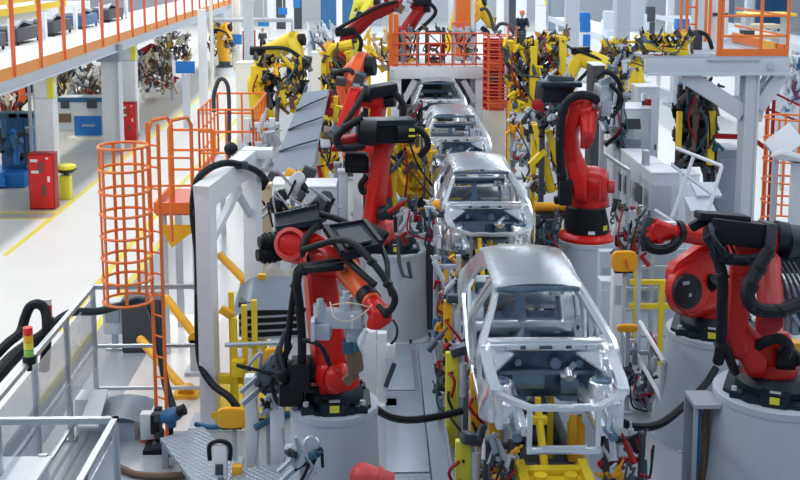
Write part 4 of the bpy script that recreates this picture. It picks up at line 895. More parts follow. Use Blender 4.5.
weld_gun(P(303, 458, 12.1), .85, 'small grey weld gun in front of the front pedestal', 3)
weld_gun(P(268, 378, 14.3), 1.1, 'dark weld gun under the amber pad, left of the front robot', 5, cols=('dsteel', 'black', 'panelgrey', 'dgrey', 'black'))
weld_gun(P(280, 395, 14.0), .8, 'weld gun hanging beside the shorter white post', 8, cols=('dgrey', 'dred', 'panelgrey', 'black', 'black'))
p = P(363, 476, 12.0)
t = thing('red_motor', 'faded red motor head at the bottom edge, below the front pedestal', 'motor', (p.x, p.y, 0))
part('head', B().sph(p, .16, (1, 1, .95), 20).hull([(p, (1, 0, -.2), .15, .04), (p + V((.3, 0, -.08)), (1, 0, -.2), .11, .05)]), 'lred', t); part('ring', B().cyl(p + V((.16, 0, -.04)), p + V((.2, 0, -.05)), .15), 'lred', t); part('post', B().box((p.x, p.y, p.z / 2 - .05), (.2, .2, p.z - .1)).box((p.x, p.y, .03), (.4, .4, .06)), 'dgrey', t)
# silver slotted car panel on its yellow rack
px0, px1 = P(236, 300, 16.9), P(304, 300, 16.9)
t = thing('panel_rack', 'yellow rack of posts left of the front robot, carrying a silver panel', 'rack', ((px0.x + px1.x) / 2, 16.9, 0))
for px, y0, Y in ((231, 292, 16.2), (234, 318, 16.1), (254, 300, 16.0), (263, 275, 17.4), (244, 305, 16.1)):
    q = P(px, y0, Y); part('post', B().box((q.x, q.y, q.z / 2), (.08, .08, q.z)), 'yellow', t)
part('cross_bar', B().box((P(255, 380, 16.2).x, 16.2, P(255, 378, 16.2).z), (1.1, .12, .14), bev=.01).box((P(245, 345, 16.15).x, 16.3, P(245, 346, 16.2).z), (.5, .1, .1)), 'yellow', t)
part('base_beam', B().box((P(240, 385, 16.1).x, 16.2, .2), (.9, .2, .1)).cyl(P(238, 375, 16.0), P(238, 360, 16.0), .1).box((P(255, 385, 17).x, 16.9, .15), (1.2, 1.2, .1)), 'yellow', t)
part('rail_tube', B().cyl(P(225, 345, 15.9), P(292, 342, 15.9), .035), 'alu', t)
part('lug', B().box(P(226, 312, 16.1), (.2, .1, .12), (0, .6, 0), .02).box(P(262, 280, 17.3), (.14, .1, .2)), 'oryel', t)
t = thing('car_hood', 'silver car hood with black slots lying on the yellow rack', 'car hood', P(270, 320, 17))
def hood(u, v):
    q = P(233 + 75 * u, 282, 17.6 - .0); x = P(236 + 72 * u, 300, 16.9).x
    return (x, 16.3 + 1.1 * v, P(270, 310, 16.3).z + .20 * math.sin(min(1, v * 1.0) * PI * .5) - .35 * max(0, .28 - u) ** 2 * 6)
part('skin', B().grid(hood, 20, 14, .03), 'plate', t, ang=60)
gb = B(); sb = B()
for k in range(4):
    z = P(270, 313 + k * 7, 16.3).z
    gb.strip([(P(238 + k, 300, 16.3).x + .02, 16.42, z - .12), (P(246, 300, 16.3).x, 16.32, z - .02), (P(300, 300, 16.3).x, 16.32, z + .02)], .075, .04, (0, -1, 0))
    sb.strip([(P(238 + k, 300, 16.3).x, 16.42, z - .17), (P(246, 300, 16.3).x, 16.30, z - .07), (P(300, 300, 16.3).x, 16.30, z - .03)], .03, .04, (0, -1, 0))
part('slot', gb, 'black', t); part('slat', sb, 'plate', t)
part('core', B().box((P(272, 320, 16.9).x, 17.0, P(270, 330, 16.3).z + .1), (.95, 1.0, .55)), 'dgrey', t)
solo('tan_sheet', B().grid(lambda u, v: (P(262 + 32 * u, 270, 18).x, 18 + .6 * v, P(270, 283, 18).z + .14 * math.sin(v * 2.5) + .08 * math.sin(u * 7)), 8, 6, .03), 'sheet', 'pale crumpled cover sheet behind the silver panel', 'cover sheet')
# floor cables
def cable(pts, r, label, m='black'): return solo('floor_cable', B().tube(pts, r, 8), m, label, 'cable', 'cables')
cable([P(374, 408, 13.2), P(390, 417, 13.6), P(410, 420, 14.0), P(435, 417, 14.4), P(462, 411, 14.6)], .05, 'black cable from the front pedestal across the walkway to the line')
cable([P(618, 420, 13.4), P(635, 427, 13.6), P(660, 424, 13.9), P(685, 405, 14.3), P(705, 385, 14.7), P(716, 368, 14.9)], .055, 'thick black cable sagging from the car line to the right robots')
cable([P(196, 424, 15.4), P(210, 427, 15.2), P(222, 426, 15.0)], .04, 'short blue cable left of the large amber pad', 'blued')
cable([P(255, 428, 14.2), P(270, 420, 14.3), P(290, 414, 14.2)], .05, 'dark cable between the two white posts', 'teal')
cable([G(119, 467, .05), G(135, 474, .05), G(160, 476, .05), G(185, 475, .05)], .05, 'dark purple cable on the floor at the bottom left', 'brown')
# ---------------------------------------------------------------- dense tooling helper
def rnd(r, a, b): return r.uniform(a, b)
def tooling(name, label, cat, lo, hi, seed, frame_m='yellow', cols=('dgrey', 'brown', 'alu', 'black', 'yellow', 'panelgrey'), n=16, group=None, legs=True, hoses=4, posts=2, s=1.0, root=None):
    """a fixture: frame posts and beams, with clamps, cylinders and hoses mounted on them"""
    r = random.Random(seed); lo, hi = V(lo), V(hi); d = hi - lo; c = (lo + hi) / 2
    t = root or thing(name, label, cat, (c.x, c.y, 0 if legs else lo.z), group)
    for k in range(0 if root else posts):
        u = .12 + .76 * (k / max(1, posts - 1)) if posts > 1 else .5
        x = lo.x + d.x * u
        part('frame_post', B().box((x, c.y, (lo.z + hi.z) / 2 if not legs else hi.z / 2), (.14 * s, .16 * s, (d.z if not legs else hi.z)), bev=.015), frame_m, t)
    for k in range(0 if root else 3):
        z = lo.z + d.z * (.15 + .36 * k)
        part('frame_beam', B().box((c.x, c.y + .02, z), (d.x * .9, .13 * s, .12 * s), bev=.012), frame_m if k != 1 else cols[0], t)
    for k in range(n):
        p = V((rnd(r, lo.x, hi.x), rnd(r, lo.y, c.y + d.y * .15), rnd(r, lo.z + .05, hi.z))); m = cols[r.randrange(len(cols))]
        b = B(); q = Euler((rnd(r, -.7, .7), rnd(r, -.8, .8), rnd(r, -.8, .8))).to_quaternion(); kd = r.random(); e = rnd(r, .55, 1.15) * s
        if kd < .35:
            b.box(p, (.12 * e, .16 * e, .34 * e), q, .015); b.box(p + q @ V((.06 * e, -.05 * e, .2 * e)), (.26 * e, .07 * e, .07 * e), q)
            nm = 'clamp'
        elif kd < .7:
            v = q @ V((0, 0, .26 * e)); b.cyl(p - v, p + v, .07 * e, seg=12).cyl(p + v, p + v * 1.7, .03 * e, seg=8).cyl(p - v * 1.1, p - v, .085 * e, seg=12)
            nm = 'cylinder'
        else:
            b.prism([p + q @ V((x * e, 0, z * e)) for x, z in ((-.13, -.1), (.13, -.1), (.13, .1), (.0, .12), (-.02, .2), (-.13, .2))], q @ V((0, .09 * e, 0)), .008); b.cyl(p + q @ V((0, -.05, 0)), p + q @ V((0, .14 * e, 0)), .06 * e); b.cyl(p + q @ V((-.08 * e, 0, .1 * e)), p + q @ V((-.08 * e, 0, .36 * e)), .028 * e, seg=8)
            nm = 'mounting_plate'
        part(nm, b, m, t)
    for k in range(hoses):
        a = V((rnd(r, lo.x, hi.x), lo.y, rnd(r, c.z, hi.z))); e = V((rnd(r, lo.x, hi.x), lo.y, rnd(r, lo.z, c.z)))
        part('hose', B().tube([a, a.lerp(e, .4) + V((rnd(r, -.2, .2), -.12, -.15)), e], .028 * s, 6), ('black', 'dgrey', 'dred', 'teal')[k % 4], t)
    return t
def toolpx(label, x0, y0, x1, y1, Y, seed, depth=.6, name='tooling_frame', cat='tooling', **k):
    a, b = P(x0, y1, Y), P(x1, y0, Y)
    return tooling(name, label, cat, (a.x, Y - depth / 2, max(.1, a.z)), (b.x, Y + depth / 2, b.z), seed, **k)
# ---------------------------------------------------------------- line-side clamps, left of the bodies
DK = ('dgrey', 'black', 'dsteel', 'alu', 'dred', 'yellow', 'panelgrey')
def clamp_post(px, ytop, ybot, Y, w, label, seed, m='ylemon'):
    p = P(px, ytop, Y); k = Y / F; r = random.Random(seed)
    t = thing('clamp_post', label, 'clamp post', (p.x, p.y, 0), 'clamp posts beside the line')
    part('plate', B().box((p.x, p.y, p.z / 2), (w * k, .10, p.z), bev=.012), m, t)
    part('rail', B().box((p.x + w * k * .6, p.y + .02, p.z * .5), (.08, .12, p.z * .9), bev=.01), 'grey', t)
    for j in range(3): part('bolt', B().cyl((p.x, p.y - .075, p.z * (.3 + .25 * j)), (p.x, p.y - .04, p.z * (.3 + .25 * j)), .02, seg=8), 'dgrey', t)
    part('cylinder', B().cyl((p.x + .16, p.y - .06, p.z * .55), (p.x + .16, p.y - .06, p.z * .9), .055).cyl((p.x + .16, p.y - .06, p.z * .9), (p.x + .16, p.y - .06, p.z * 1.05), .025), 'lgrey', t)
    part('clamp_head', B().box((p.x + .1, p.y - .04, p.z + .04), (.26, .14, .14), (0, r.uniform(-.3, .3), r.uniform(-.3, .3)), .02).box((p.x + .22, p.y - .06, p.z + .12), (.08, .1, .2), (0, .3, 0), .015), 'dsteel', t)
    for j in range(3):
        z0 = p.z * (.8 - .2 * j)
        part('hose', B().tube([(p.x - .05, p.y - .07, z0), (p.x + r.uniform(-.2, .1), p.y - .16, z0 - .1), (p.x + r.uniform(-.1, .25), p.y - .12, z0 - .35)], .022, 6), ('dred', 'black', 'dgrey')[j], t)
    return t
clamp_post(452, 352, 480, 15.4, 13, 'yellow clamp post left of the nearest car door, with red hoses', 1)
clamp_post(463, 440, 520, 12.9, 16, 'yellow-green clamp post at the bottom, left of the line', 2)
clamp_post(476, 372, 480, 14.0, 12, 'amber clamp post under the front wheel of the nearest body', 3, 'oryel')
clamp_post(495, 412, 500, 12.7, 13, 'amber and yellow clamp post left of the bumper', 4, 'oryel')
clamp_post(448, 300, 400, 17.4, 9, 'amber clamp post left of the rear door of the nearest body', 5, 'oryel')
clamp_post(443, 262, 340, 19.4, 10, 'yellow clamp post between first and second car bodies', 6, 'oryel')
toolpx('grey and red tooling left of the nearest car door', 436, 340, 470, 420, 15.9, 11, frame_m='panelgrey', cols=('dgrey', 'lgrey', 'panelgrey', 'dred', 'dsteel', 'white'), n=22, s=0.60)
toolpx('grey tooling beside the middle pedestal, against the line', 432, 255, 462, 345, 18.6, 12, frame_m='grey', cols=('lgrey', 'panelgrey', 'dgrey', 'oryel', 'dsteel', 'blued', 'dred'), n=27, s=0.64)
toolpx('red hosed tooling at the bottom, left of the yellow nose plate', 482, 440, 515, 490, 12.4, 13, frame_m='dgrey', cols=('dred', 'lgrey', 'dsteel', 'panelgrey', 'oryel'), n=21, s=0.52)
toolpx('red hosed tooling at the bottom, right of the yellow nose plate', 600, 432, 648, 490, 12.3, 14, frame_m='dgrey', cols=('dred', 'lgrey', 'dsteel', 'black', 'oryel'), n=21, s=0.52)
toolpx('', 394, 198, 436, 246, 19.5, 15, frame_m='dgrey', cols=('panelgrey', 'lgrey', 'dgrey', 'lgrey', 'dsteel', 'dred', 'black'), n=34, s=.6, root=MIDBOT)
t = toolpx('yellow tool plate standing left of the second body', 392, 128, 432, 205, 24.2, 16, frame_m='yellow', cols=('yellow', 'oryel', 'dgrey', 'yellow', 'dsteel'), n=30, s=0.80)
part('tool_plate', B().box(P(407, 168, 24.3), (.62, .1, 1.5), bev=.02).box(P(400, 190, 24.2), (.42, .12, .8), bev=.02).box(P(424, 155, 24.1), (.62, .14, .2), (0, -.6, 0), .02).box(P(418, 184, 24.1), (.4, .1, .12)), 'yellow', t)
t = toolpx('yellow tooling frame right of the second body', 528, 122, 566, 200, 24.6, 17, frame_m='yellow', cols=('yellow', 'dgrey', 'alu', 'dsteel', 'brown', 'lgrey'), n=39, s=0.72)
part('tool_arm', B().bar(P(536, 124, 24.3), P(552, 192, 24.2), .22, .16, bev=.02).bar(P(548, 130, 24.2), P(562, 178, 24.2), .2, .14, bev=.02).bar(P(530, 165, 24.0), P(545, 150, 24.0), .16, .12), 'yellow', t)
toolpx('grey fixture with an amber block right of the third body', 508, 112, 534, 190, 27.4, 18, frame_m='grey', cols=('lgrey', 'panelgrey', 'oryel', 'dgrey', 'alu'), n=27, s=0.72)
toolpx('dark tooling left of the third body roof', 398, 100, 424, 150, 27.8, 19, frame_m='dgrey', cols=('dgrey', 'brown', 'black', 'yellow', 'panelgrey'), n=24, s=0.72)
toolpx('tooling beneath the rear of the second body', 432, 150, 450, 200, 24.2, 20, frame_m='panelgrey', cols=('lgrey', 'dsteel', 'alu', 'dgrey'), n=24, s=0.60)
toolpx('low grey tooling right of the nearest body', 622, 345, 655, 415, 16.6, 21, frame_m='grey', cols=('lgrey', 'panelgrey', 'dsteel', 'dgrey', 'dred'), n=24, s=0.56)
toolpx('valve cluster left of the right robot wrist, above the strapped pad', 612, 205, 645, 262, 18.2, 22, frame_m='lgrey', cols=('panelgrey', 'dgrey', 'brown', 'dred', 'lgrey', 'black'), n=36, s=0.52)
toolpx('grey tooling in the pit behind the nearest roof, right of the line', 534, 215, 560, 262, 20.4, 23, frame_m='dgrey', cols=('dgrey', 'lgrey', 'dsteel', 'black'), n=24, s=0.56)
for px0, px1, py, Y, lb in ((536, 566, 207, 21.6, 'amber locating cylinder right of the second body'), (421, 437, 205, 20.5, 'amber locating cylinder left of the second body')):
    a, b = P(px0, py, Y), P(px1, py, Y)
    t = thing('locating_cylinder', lb, 'cylinder', ((a.x + b.x) / 2, Y, 0), 'amber locating cylinders')
    part('barrel', B().cyl(a, b, .10, seg=18), 'oryel', t); part('end_cap', B().cyl(a - V((.04, 0, 0)), a, .115).cyl(b, b + V((.04, 0, 0)), .115), 'oryel', t)
    part('stand', B().box(((a.x + b.x) / 2, Y + .02, (a.z - .1) / 2), (.2, .2, a.z - .1), bev=.01).box(((a.x + b.x) / 2, Y, a.z - .16), (.6, .25, .12)), 'dgrey', t)
# pillars and boxes left of the middle robot
for px, y0, w, Y, lb, m in ((343, 172, 9, 23.0, 'pale grey upright behind the middle robot, left one', 'lgrey'), (358, 168, 10, 22.6, 'white upright behind the middle robot, right one', 'white'), (337, 165, 6, 23.4, 'thin dark upright behind the middle robot', 'panelgrey'), (266, 186, 11, 20.6, 'tan upright right of the portal frame', 'tan')):
    p = P(px, y0, Y); k = Y / F
    t = thing('support_post', lb, 'post', (p.x, Y, 0), 'support posts'); part('shaft', B().box((p.x, Y, p.z / 2), (w * k, .2, p.z), bev=.01), m, t); part('base', B().box((p.x, Y, .03), (w * k * 1.6, .4, .06)), 'lgrey', t); part('cap', B().box((p.x, Y, p.z + .03), (w * k * 1.2, .26, .06)), m, t)
def housing(x0, y0, x1, y1, Y, depth, label, m='lgrey', cat='housing', group=None, name='machine_housing', seed=0, floor=True):
    a, b = P(x0, y1, Y), P(x1, y0, Y); zb = 0 if floor else a.z
    t = thing(name, label, cat, ((a.x + b.x) / 2, Y + depth / 2, zb), group); w = b.x - a.x; h = b.z - zb
    part('body', B().box(((a.x + b.x) / 2, Y + depth / 2, zb + h / 2), (w, depth, h), bev=.02), m, t)
    d = part('door', B().box(((a.x + b.x) / 2, Y - .012, zb + h * .5), (w * .86, .03, h * .86), bev=.006), m, t)
    part('handle', B().box((b.x - w * .14, Y - .04, zb + h * .55), (.03, .03, .16)), 'dgrey', d)
    part('lid', B().box(((a.x + b.x) / 2, Y + depth / 2, zb + h + .02), (w * 1.02, depth * 1.02, .04), bev=.008), 'white', t)
    return t
housing(305, 188, 336, 214, 21.5, .8, 'pale grey box behind the front robot head', 'lgrey')
housing(272, 186, 300, 214, 22.5, .8, 'white box left of the pale grey box, right of the portal', 'white')
weld_gun(P(318, 212, 19.6), 1.2, 'dark weld gun above the front robot head', 31, cols=('dgrey', 'ylemon', 'dgrey', 'black', 'black'))
weld_gun(P(292, 190, 21.0), 1.1, 'grey weld gun right of the portal frame top', 32, cols=('lgrey', 'panelgrey', 'black', 'dgrey', 'white'))
weld_gun(P(276, 205, 20.2), .9, 'black weld gun between portal and front robot', 33, cols=('black', 'black', 'ylemon', 'dgrey', 'white'))
# big sloped grey panel stack
t = thing('panel_carrier', 'tall sloping grey panel with dark slanted seams, left of the middle robots', 'panel', (P(300, 130, 26).x, 26, 0))
pts = [P(270, 174, 23.6), P(313, 168, 23.6), P(329, 91, 25.4), P(302, 95, 25.4)]
part('panel', B().prism(pts, (.02, .10, .05), .02), 'panelgrey', t)
for u in (.28, .55, .8):
    a, b = pts[0].lerp(pts[3], u), pts[1].lerp(pts[2], u * 1.08)
    part('seam', B().bar(a + V((0, -.04, 0)), a.lerp(b, .5) + V((0, -.04, .06)), .05, .03).bar(a.lerp(b, .5) + V((0, -.04, .06)), b + V((0, -.04, .1)), .05, .03), 'dgrey', t)
part('stand', B().bar((pts[0] + pts[1]) / 2 + V((0, .3, 0)), (pts[0] + pts[1]) / 2 + V((0, .5, -pts[0].z)), .2).bar((pts[2] + pts[3]) / 2 + V((0, .2, -.3)), V(((pts[2] + pts[3]).x / 2, 25.8, 0)), .2), 'lgrey', t)
for u in (.1, .5, .9):
    c = pts[0].lerp(pts[1], u) + V((0, -.1, -.1)); part('gripper', B().box(c, (.3, .2, .3), (0, .4, 0), .03).cyl(c, c + V((.1, -.1, -.3)), .06), 'oryel' if u == .5 else 'dgrey', t)
toolpx('white and grey fixture left of the sloping panel', 244, 118, 276, 172, 25.4, 41, frame_m='white', cols=('white', 'lgrey', 'lgrey', 'grey'), n=16, hoses=1)
# ---------------------------------------------------------------- generic distant robots
def limb_robot(label, base, pts, radii, m, black=True, cat='robot', group=None, seed=0, tool=True, zb=0, head=None):
    r = random.Random(seed); base = V(base)
    t = thing('welding_robot', label, cat, base, group)
    part('base', B().lathe(base, [(.5, 0), (.5, .08), (.36, .12), (.33, .4)], 20), 'dgrey', t)
    q0 = up(base, .4)
    part('turret', B().hull([(q0, (0, 0, 1), .36, .05), (pts[0], (1, -.2, 0), radii[0], .25)]), m, t)
    for i in range(len(pts) - 1):
        d = pts[i + 1] - pts[i]
        part(('lower_arm', 'forearm', 'wrist')[min(i, 2)], B().hull([(pts[i], (1, -.3, 0), radii[i], .13), (pts[i + 1], (1, -.3, 0), radii[i + 1], .11)]), m, t)
        part('joint_motor', B().cyl(pts[i] + V((.1, -.05, 0)), pts[i] + V((.32, -.1, .02)), radii[i] * .7), 'black', t)
    if black:
        a = pts[1]; part('dress_pack', B().box(a + V((0, -.1, .22)), (.7, .5, .25), (0, r.uniform(-.2, .2), r.uniform(-.3, .3)), .05), 'black', t)
        part('hose', B().tube([a + V((.3, -.3, .2)), a + V((.5, -.3, -.2)), pts[0] + V((.35, -.3, 0))], .07), 'black', t)
        part('hose', B().tube([a + V((-.3, -.3, .3)), pts[-1].lerp(a, .4) + V((0, -.3, .35)), pts[-1] + V((0, -.15, .1))], .06), 'black', t)
    if tool:
        e = pts[-1]
        for k in range(6):
            c = e + V((r.uniform(-.35, .35), r.uniform(-.3, .1), r.uniform(-.45, .15))); part('tool', B().box(c, (r.uniform(.1, .3), r.uniform(.1, .25), r.uniform(.12, .4)), (r.uniform(-.6, .6), r.uniform(-.6, .6), 0), .02), ('dgrey', 'panelgrey', 'black', 'lgrey', 'dsteel', 'brown')[k], t)
    return t
def RB(label, Y, m, ppx, radii, **k):
    pts = [P(x, y, Y - dy) for x, y, dy in ppx]
    return limb_robot(label, (pts[0].x + .1, Y + .2, k.pop('zb', max(0, pts[0].z - 1.4))), pts, radii, m, group='far robots', **k)
def riser(x, y, z, label):
    t = thing('robot_riser', label, 'pedestal', (x, y, 0), 'far robot risers'); part('column', B().lathe((x, y, 0), [(.55, 0), (.52, z - .05)], 20), 'white', t); part('flange', B().lathe((x, y, z - .05), [(.58, 0), (.58, .048)], 20), 'lgrey', t)
for a in (('red robot just behind the middle robot, forearm slanting down left', 23.2, 'red', [(372, 150, 0), (380, 100, 0), (356, 96, .3), (342, 132, .9)], (.26, .22, .2, .15), {'seed': 1}),
          ('orange-red robot with a black head above the middle robots', 27.5, 'rorange', [(352, 120, 0), (345, 84, 0), (362, 66, .2), (354, 82, .6)], (.3, .34, .36, .26), {'seed': 2}),
          ('dark red robot left of the gantry railing, arm reaching up', 36, 'dred', [(338, 75, 0), (346, 38, 0), (372, 14, .2), (398, 4, .6)], (.3, .26, .22, .16), {'seed': 3}),
          ('yellow robot at left with a long raised forearm and dark gripper', 33, 'yellow', [(258, 84, 0), (262, 58, .0), (294, 40, .3), (300, 60, .6)], (.32, .3, .26, .15), {'seed': 5}),
          ('yellow robot far right on the line, forearm level, near the grey columns', 45, 'yellow', [(636, 66, 0), (644, 44, 0), (684, 50, .3), (690, 48, .4)], (.34, .32, .26, .15), {'seed': 6, 'black': False}),
          ('yellow robot right of the yellow frames, arm hanging low', 41, 'yellow', [(566, 82, 0), (580, 56, 0), (604, 66, .4), (612, 78, .5)], (.34, .36, .36, .2), {'seed': 7}),
          ('yellow-green robot behind the gantry railing, big round motor', 44, 'yellow', [(452, 40, 0), (458, 6, 0), (478, 4, .2), (492, 24, .4)], (.3, .34, .34, .2), {'seed': 8, 'black': False}),
          ('small yellow robot seen over the dark red robot', 46, 'ylemon', [(352, 30, 0), (358, 4, 0), (372, 2, .2), (364, 12, .5)], (.3, .3, .3, .2), {'seed': 9, 'black': False}),
          ('orange robot under the catwalk at the far left', 50, 'rorange', [(10, 110, 0), (20, 92, 0), (26, 88, .3), (18, 104, .6)], (.34, .36, .34, .2), {'seed': 10}),
          ('yellow robot under the catwalk at the left edge', 54, 'yellow', [(2, 112, 0), (6, 92, 0), (14, 90, .3), (10, 100, .6)], (.34, .36, .34, .2), {'seed': 12}),
          ('dark red robot behind the second blue sign', 58, 'dred', [(146, 76, 0), (142, 56, 0), (152, 50, .3), (156, 66, .6)], (.38, .36, .34, .2), {'seed': 13}),
          ('orange robot far back left of the cream column', 66, 'oryel', [(222, 44, 0), (220, 34, 0), (226, 28, .3), (230, 40, .6)], (.38, .36, .34, .2), {'seed': 14})):
    t = RB(a[0], a[1], a[2], a[3], a[4], **a[5])
    if t.location.z > .15: riser(t.location.x, t.location.y, t.location.z, 'white riser under the ' + a[0].split(',')[0])
# yellow tooling frames in the middle distance
BY = ('brown', 'dgrey', 'brown', 'yellow', 'black', 'oryel', 'dsteel')
def yframe(label, x0, y0, x1, y1, Y, seed, n=34, cols=BY, s=.95, arm=None):
    n = min(96, int(n * 1.8))
    t = toolpx(label, x0, y0, x1, y1, Y, seed, depth=1.0, frame_m='yellow', cols=cols, n=n, s=s, hoses=4)
    return t
t = yframe('brown and yellow gripper frame under the raised yellow robot arm', 256, 58, 306, 112, 31.5, 51, n=56)
part('side_plate', B().box(P(256, 88, 31.2), (.26, .3, 1.3), bev=.03), 'yellow', t)
t = yframe('yellow frame with an arched beam, left of the orange-red robot', 322, 44, 352, 92, 32, 52, n=22)
part('arch', B().tube([P(326, 140, 31.8), P(326, 60, 31.8), P(332, 48, 31.8), P(352, 44, 31.8)], .15, 8, smooth=False), 'yellow', t)
yframe('yellow guarded frame behind the orange-red robot', 366, 34, 392, 72, 40, 53, n=18, cols=('yellow', 'oryel', 'yellow', 'white', 'tan'))
t = yframe('tall yellow frame right of the red caged ladder', 506, 40, 540, 108, 35, 54, n=54)
part('side_plate', B().box(P(533, 74, 34.6), (.22, .3, 1.75), bev=.03).prism([P(520, 108, 34.5), P(536, 108, 34.5), P(538, 84, 34.5), P(532, 92, 34.5)], (0, .12, 0)), 'yellow', t)
t = yframe('second yellow frame with dark brown tooling, left of the back robot', 536, 34, 566, 82, 38, 55, n=54)
part('side_plate', B().box(P(562, 58, 37.6), (.26, .3, 1.5), bev=.03), 'yellow', t)
yframe('tangled dark and yellow gripper at the foot of the grey columns', 598, 38, 644, 68, 42, 56, n=40, cols=('dgrey', 'yellow', 'blued', 'black', 'panelgrey', 'yellow', 'brown'))
yframe('tooling with a yellow edge left of the white control cabinets', 604, 62, 626, 118, 31, 58, n=24, cols=('dgrey', 'yellow', 'black', 'panelgrey', 'lgrey'))
yframe('yellow frame at the upper arm of the middle robots', 320, 96, 338, 172, 25.6, 59, n=20, cols=('yellow', 'dgrey', 'dred', 'yellow', 'black'), s=.8)
yframe('yellow and black tooling behind the cable carrier', 350, 146, 400, 170, 23.4, 60, n=20, cols=('dgrey', 'black', 'dred', 'yellow', 'dsteel'), s=.8)
toolpx('grey robot tooling with black motors left of the back robot', 538, 78, 574, 130, 24, 61, frame_m='dgrey', cols=('dgrey', 'panelgrey', 'black', 'dred', 'lgrey'), n=39, s=0.80)
toolpx('silver tooling beside the back robot gun', 598, 96, 626, 150, 26, 62, frame_m='grey', cols=('dgrey', 'panelgrey', 'black', 'lgrey', 'alu'), n=33, s=0.72)
toolpx('white bodyside fixture behind the yellow arched frame', 306, 28, 336, 56, 44, 63, frame_m='white', cols=('white', 'lgrey', 'lgrey', 'panelgrey', 'white'), n=30, s=1.12)
for i, (x0, y0, x1, y1, Y, fm) in enumerate(((70, 66, 104, 98, 52, 'panelgrey'), (138, 52, 176, 92, 55, 'lgrey'), (54, 62, 70, 98, 53, 'yellow'), (210, 22, 236, 56, 70, 'yellow'), (0, 84, 14, 118, 46, 'lgrey'), (158, 34, 190, 62, 64, 'panelgrey'))):
    toolpx(('brown cluttered parts fixture above the grey control housing', 'cluttered brown fixture left of the second blue sign', 'dark fixture between the nearest column and the housing', 'yellow and brown fixture far back beside the cream column', 'cluttered fixture at the left edge under the catwalk', 'dark cluttered fixture far back right of the catwalk column')[i], x0, y0, x1, y1, Y, 70 + i, depth=1.6, frame_m=fm, cols=('brown', 'tan', 'dgrey', 'cream', 'brown', 'dred' if i in (1, 4) else 'lgrey', 'yellow' if i > 1 else 'white'), n=90 if i < 2 or i == 5 else 60, s=1.05)
# ---------------------------------------------------------------- white gantry over the rear bodies
GY = 38.0
a, b = P(390, 72, GY), P(490, 72, GY)
t = thing('gantry', 'white gantry with a red railing straddling the rear car body', 'gantry', ((a.x + b.x) / 2, GY, 0))
zt, zb = P(440, 66, GY).z, P(440, 78, GY).z
part('deck_beam', B().box(((a.x + b.x) / 2, GY, (zt + zb) / 2), (b.x - a.x, .5, zt - zb), bev=.02).box(((a.x + b.x) / 2, GY + 3.2, zt - .06), (b.x - a.x, 6.4, .1)), 'white', t)  # deck slab carried back to deepen the shade below it
part('rear_shade_panel', B().box(((a.x + b.x) / 2, GY + 6.3, zt / 2 - .05), (b.x - a.x - .3, .08, zt - .12)), 'dgrey', t)  # added dark panel, stands in for the shade under the gantry
part('side_shade_panel', B().box((a.x + .22, GY + 4.2, zt / 2 - .05), (.06, 4.1, zt - .12)), 'dgrey', t)  # dark side panels, likewise added to make the gantry interior look shaded
part('side_shade_panel', B().box((b.x - .22, GY + 4.2, zt / 2 - .05), (.06, 4.1, zt - .12)), 'dgrey', t)
l, r_ = P(396, 90, GY), P(481, 90, GY)
part('leg', B().box((l.x, GY, zb / 2), (.36, .4, zb), bev=.02).box((l.x, GY, .03), (.7, .7, .06)), 'white', t)
part('leg', B().box((r_.x, GY, zb / 2), (.42, .4, zb), bev=.02).box((r_.x, GY, .03), (.7, .7, .06)), 'white', t)
part('leg', B().box((l.x, GY + 2.7, zb / 2), (.3, .3, zb)), 'white', t); part('leg', B().box((r_.x, GY + 2.7, zb / 2), (.3, .3, zb)), 'white', t)
part('brace', B().bar(P(401, 106, GY), P(415, 80, GY), .18, .2), 'white', t); part('brace', B().bar(P(475, 102, GY), P(463, 80, GY), .18, .2), 'white', t)
part('bolt_plate', B().box(P(392, 74, GY - .27), (.1, .04, .3)), 'lgrey', t)
for h in (.08, .42, .8, 1.15): part('guard_rail', B().cyl((a.x + .1, GY - .2, zt + h), (b.x - .1, GY - .2, zt + h), .03, seg=6), 'rail', t)
for k in range(9): part('railing_post', B().cyl((a.x + .1 + (b.x - a.x - .2) * k / 8, GY - .2, zt), (a.x + .1 + (b.x - a.x - .2) * k / 8, GY - .2, zt + 1.15), .026, seg=6), 'rail', t)
p = P(396, 50, GY); part('corner_post', B().box((p.x, GY - .1, zt + .9), (.16, .16, 1.8)).box((p.x - .18, GY, zt + 1.2), (.14, .14, 2.4)), 'orange', t)
# equipment on the gantry deck
def on_deck(px0, px1, h, y, label, m, seed, n=14, cols=DK):
    q0, q1 = P(px0, 70, y), P(px1, 70, y)
    return tooling('deck_tooling', label, 'tooling', (q0.x, y - .4, zt), (q1.x, y + .4, zt + h), seed, frame_m=m, cols=cols, n=n, legs=False, group='tooling on the gantry deck', s=.85, hoses=3)
on_deck(400, 420, 1.2, GY + .6, 'grey tooling on the left half of the gantry deck', 'panelgrey', 81)
on_deck(424, 446, 1.3, GY + .7, 'tooling with red hoses mid way along the gantry deck', 'dgrey', 82, cols=('dred', 'dgrey', 'brown', 'lgrey', 'rorange'))
on_deck(450, 476, 1.3, GY + .7, 'pale tooling on the right half of the gantry deck', 'lgrey', 83, cols=('lgrey', 'white', 'dgrey', 'brown', 'dsteel'))
pts = [P(404, 34, GY + 2), P(421, 8, GY + 2), P(408, -3, GY + 1.8), P(388, -2, GY + 1.4)]
limb_robot('red robot on the gantry deck, arm leaning up under black hoses', (P(402, 40, GY + 2.2).x, GY + 2.2, zt), pts, (.30, .26, .24, .2), 'dred', seed=21, tool=False, group='far robots')
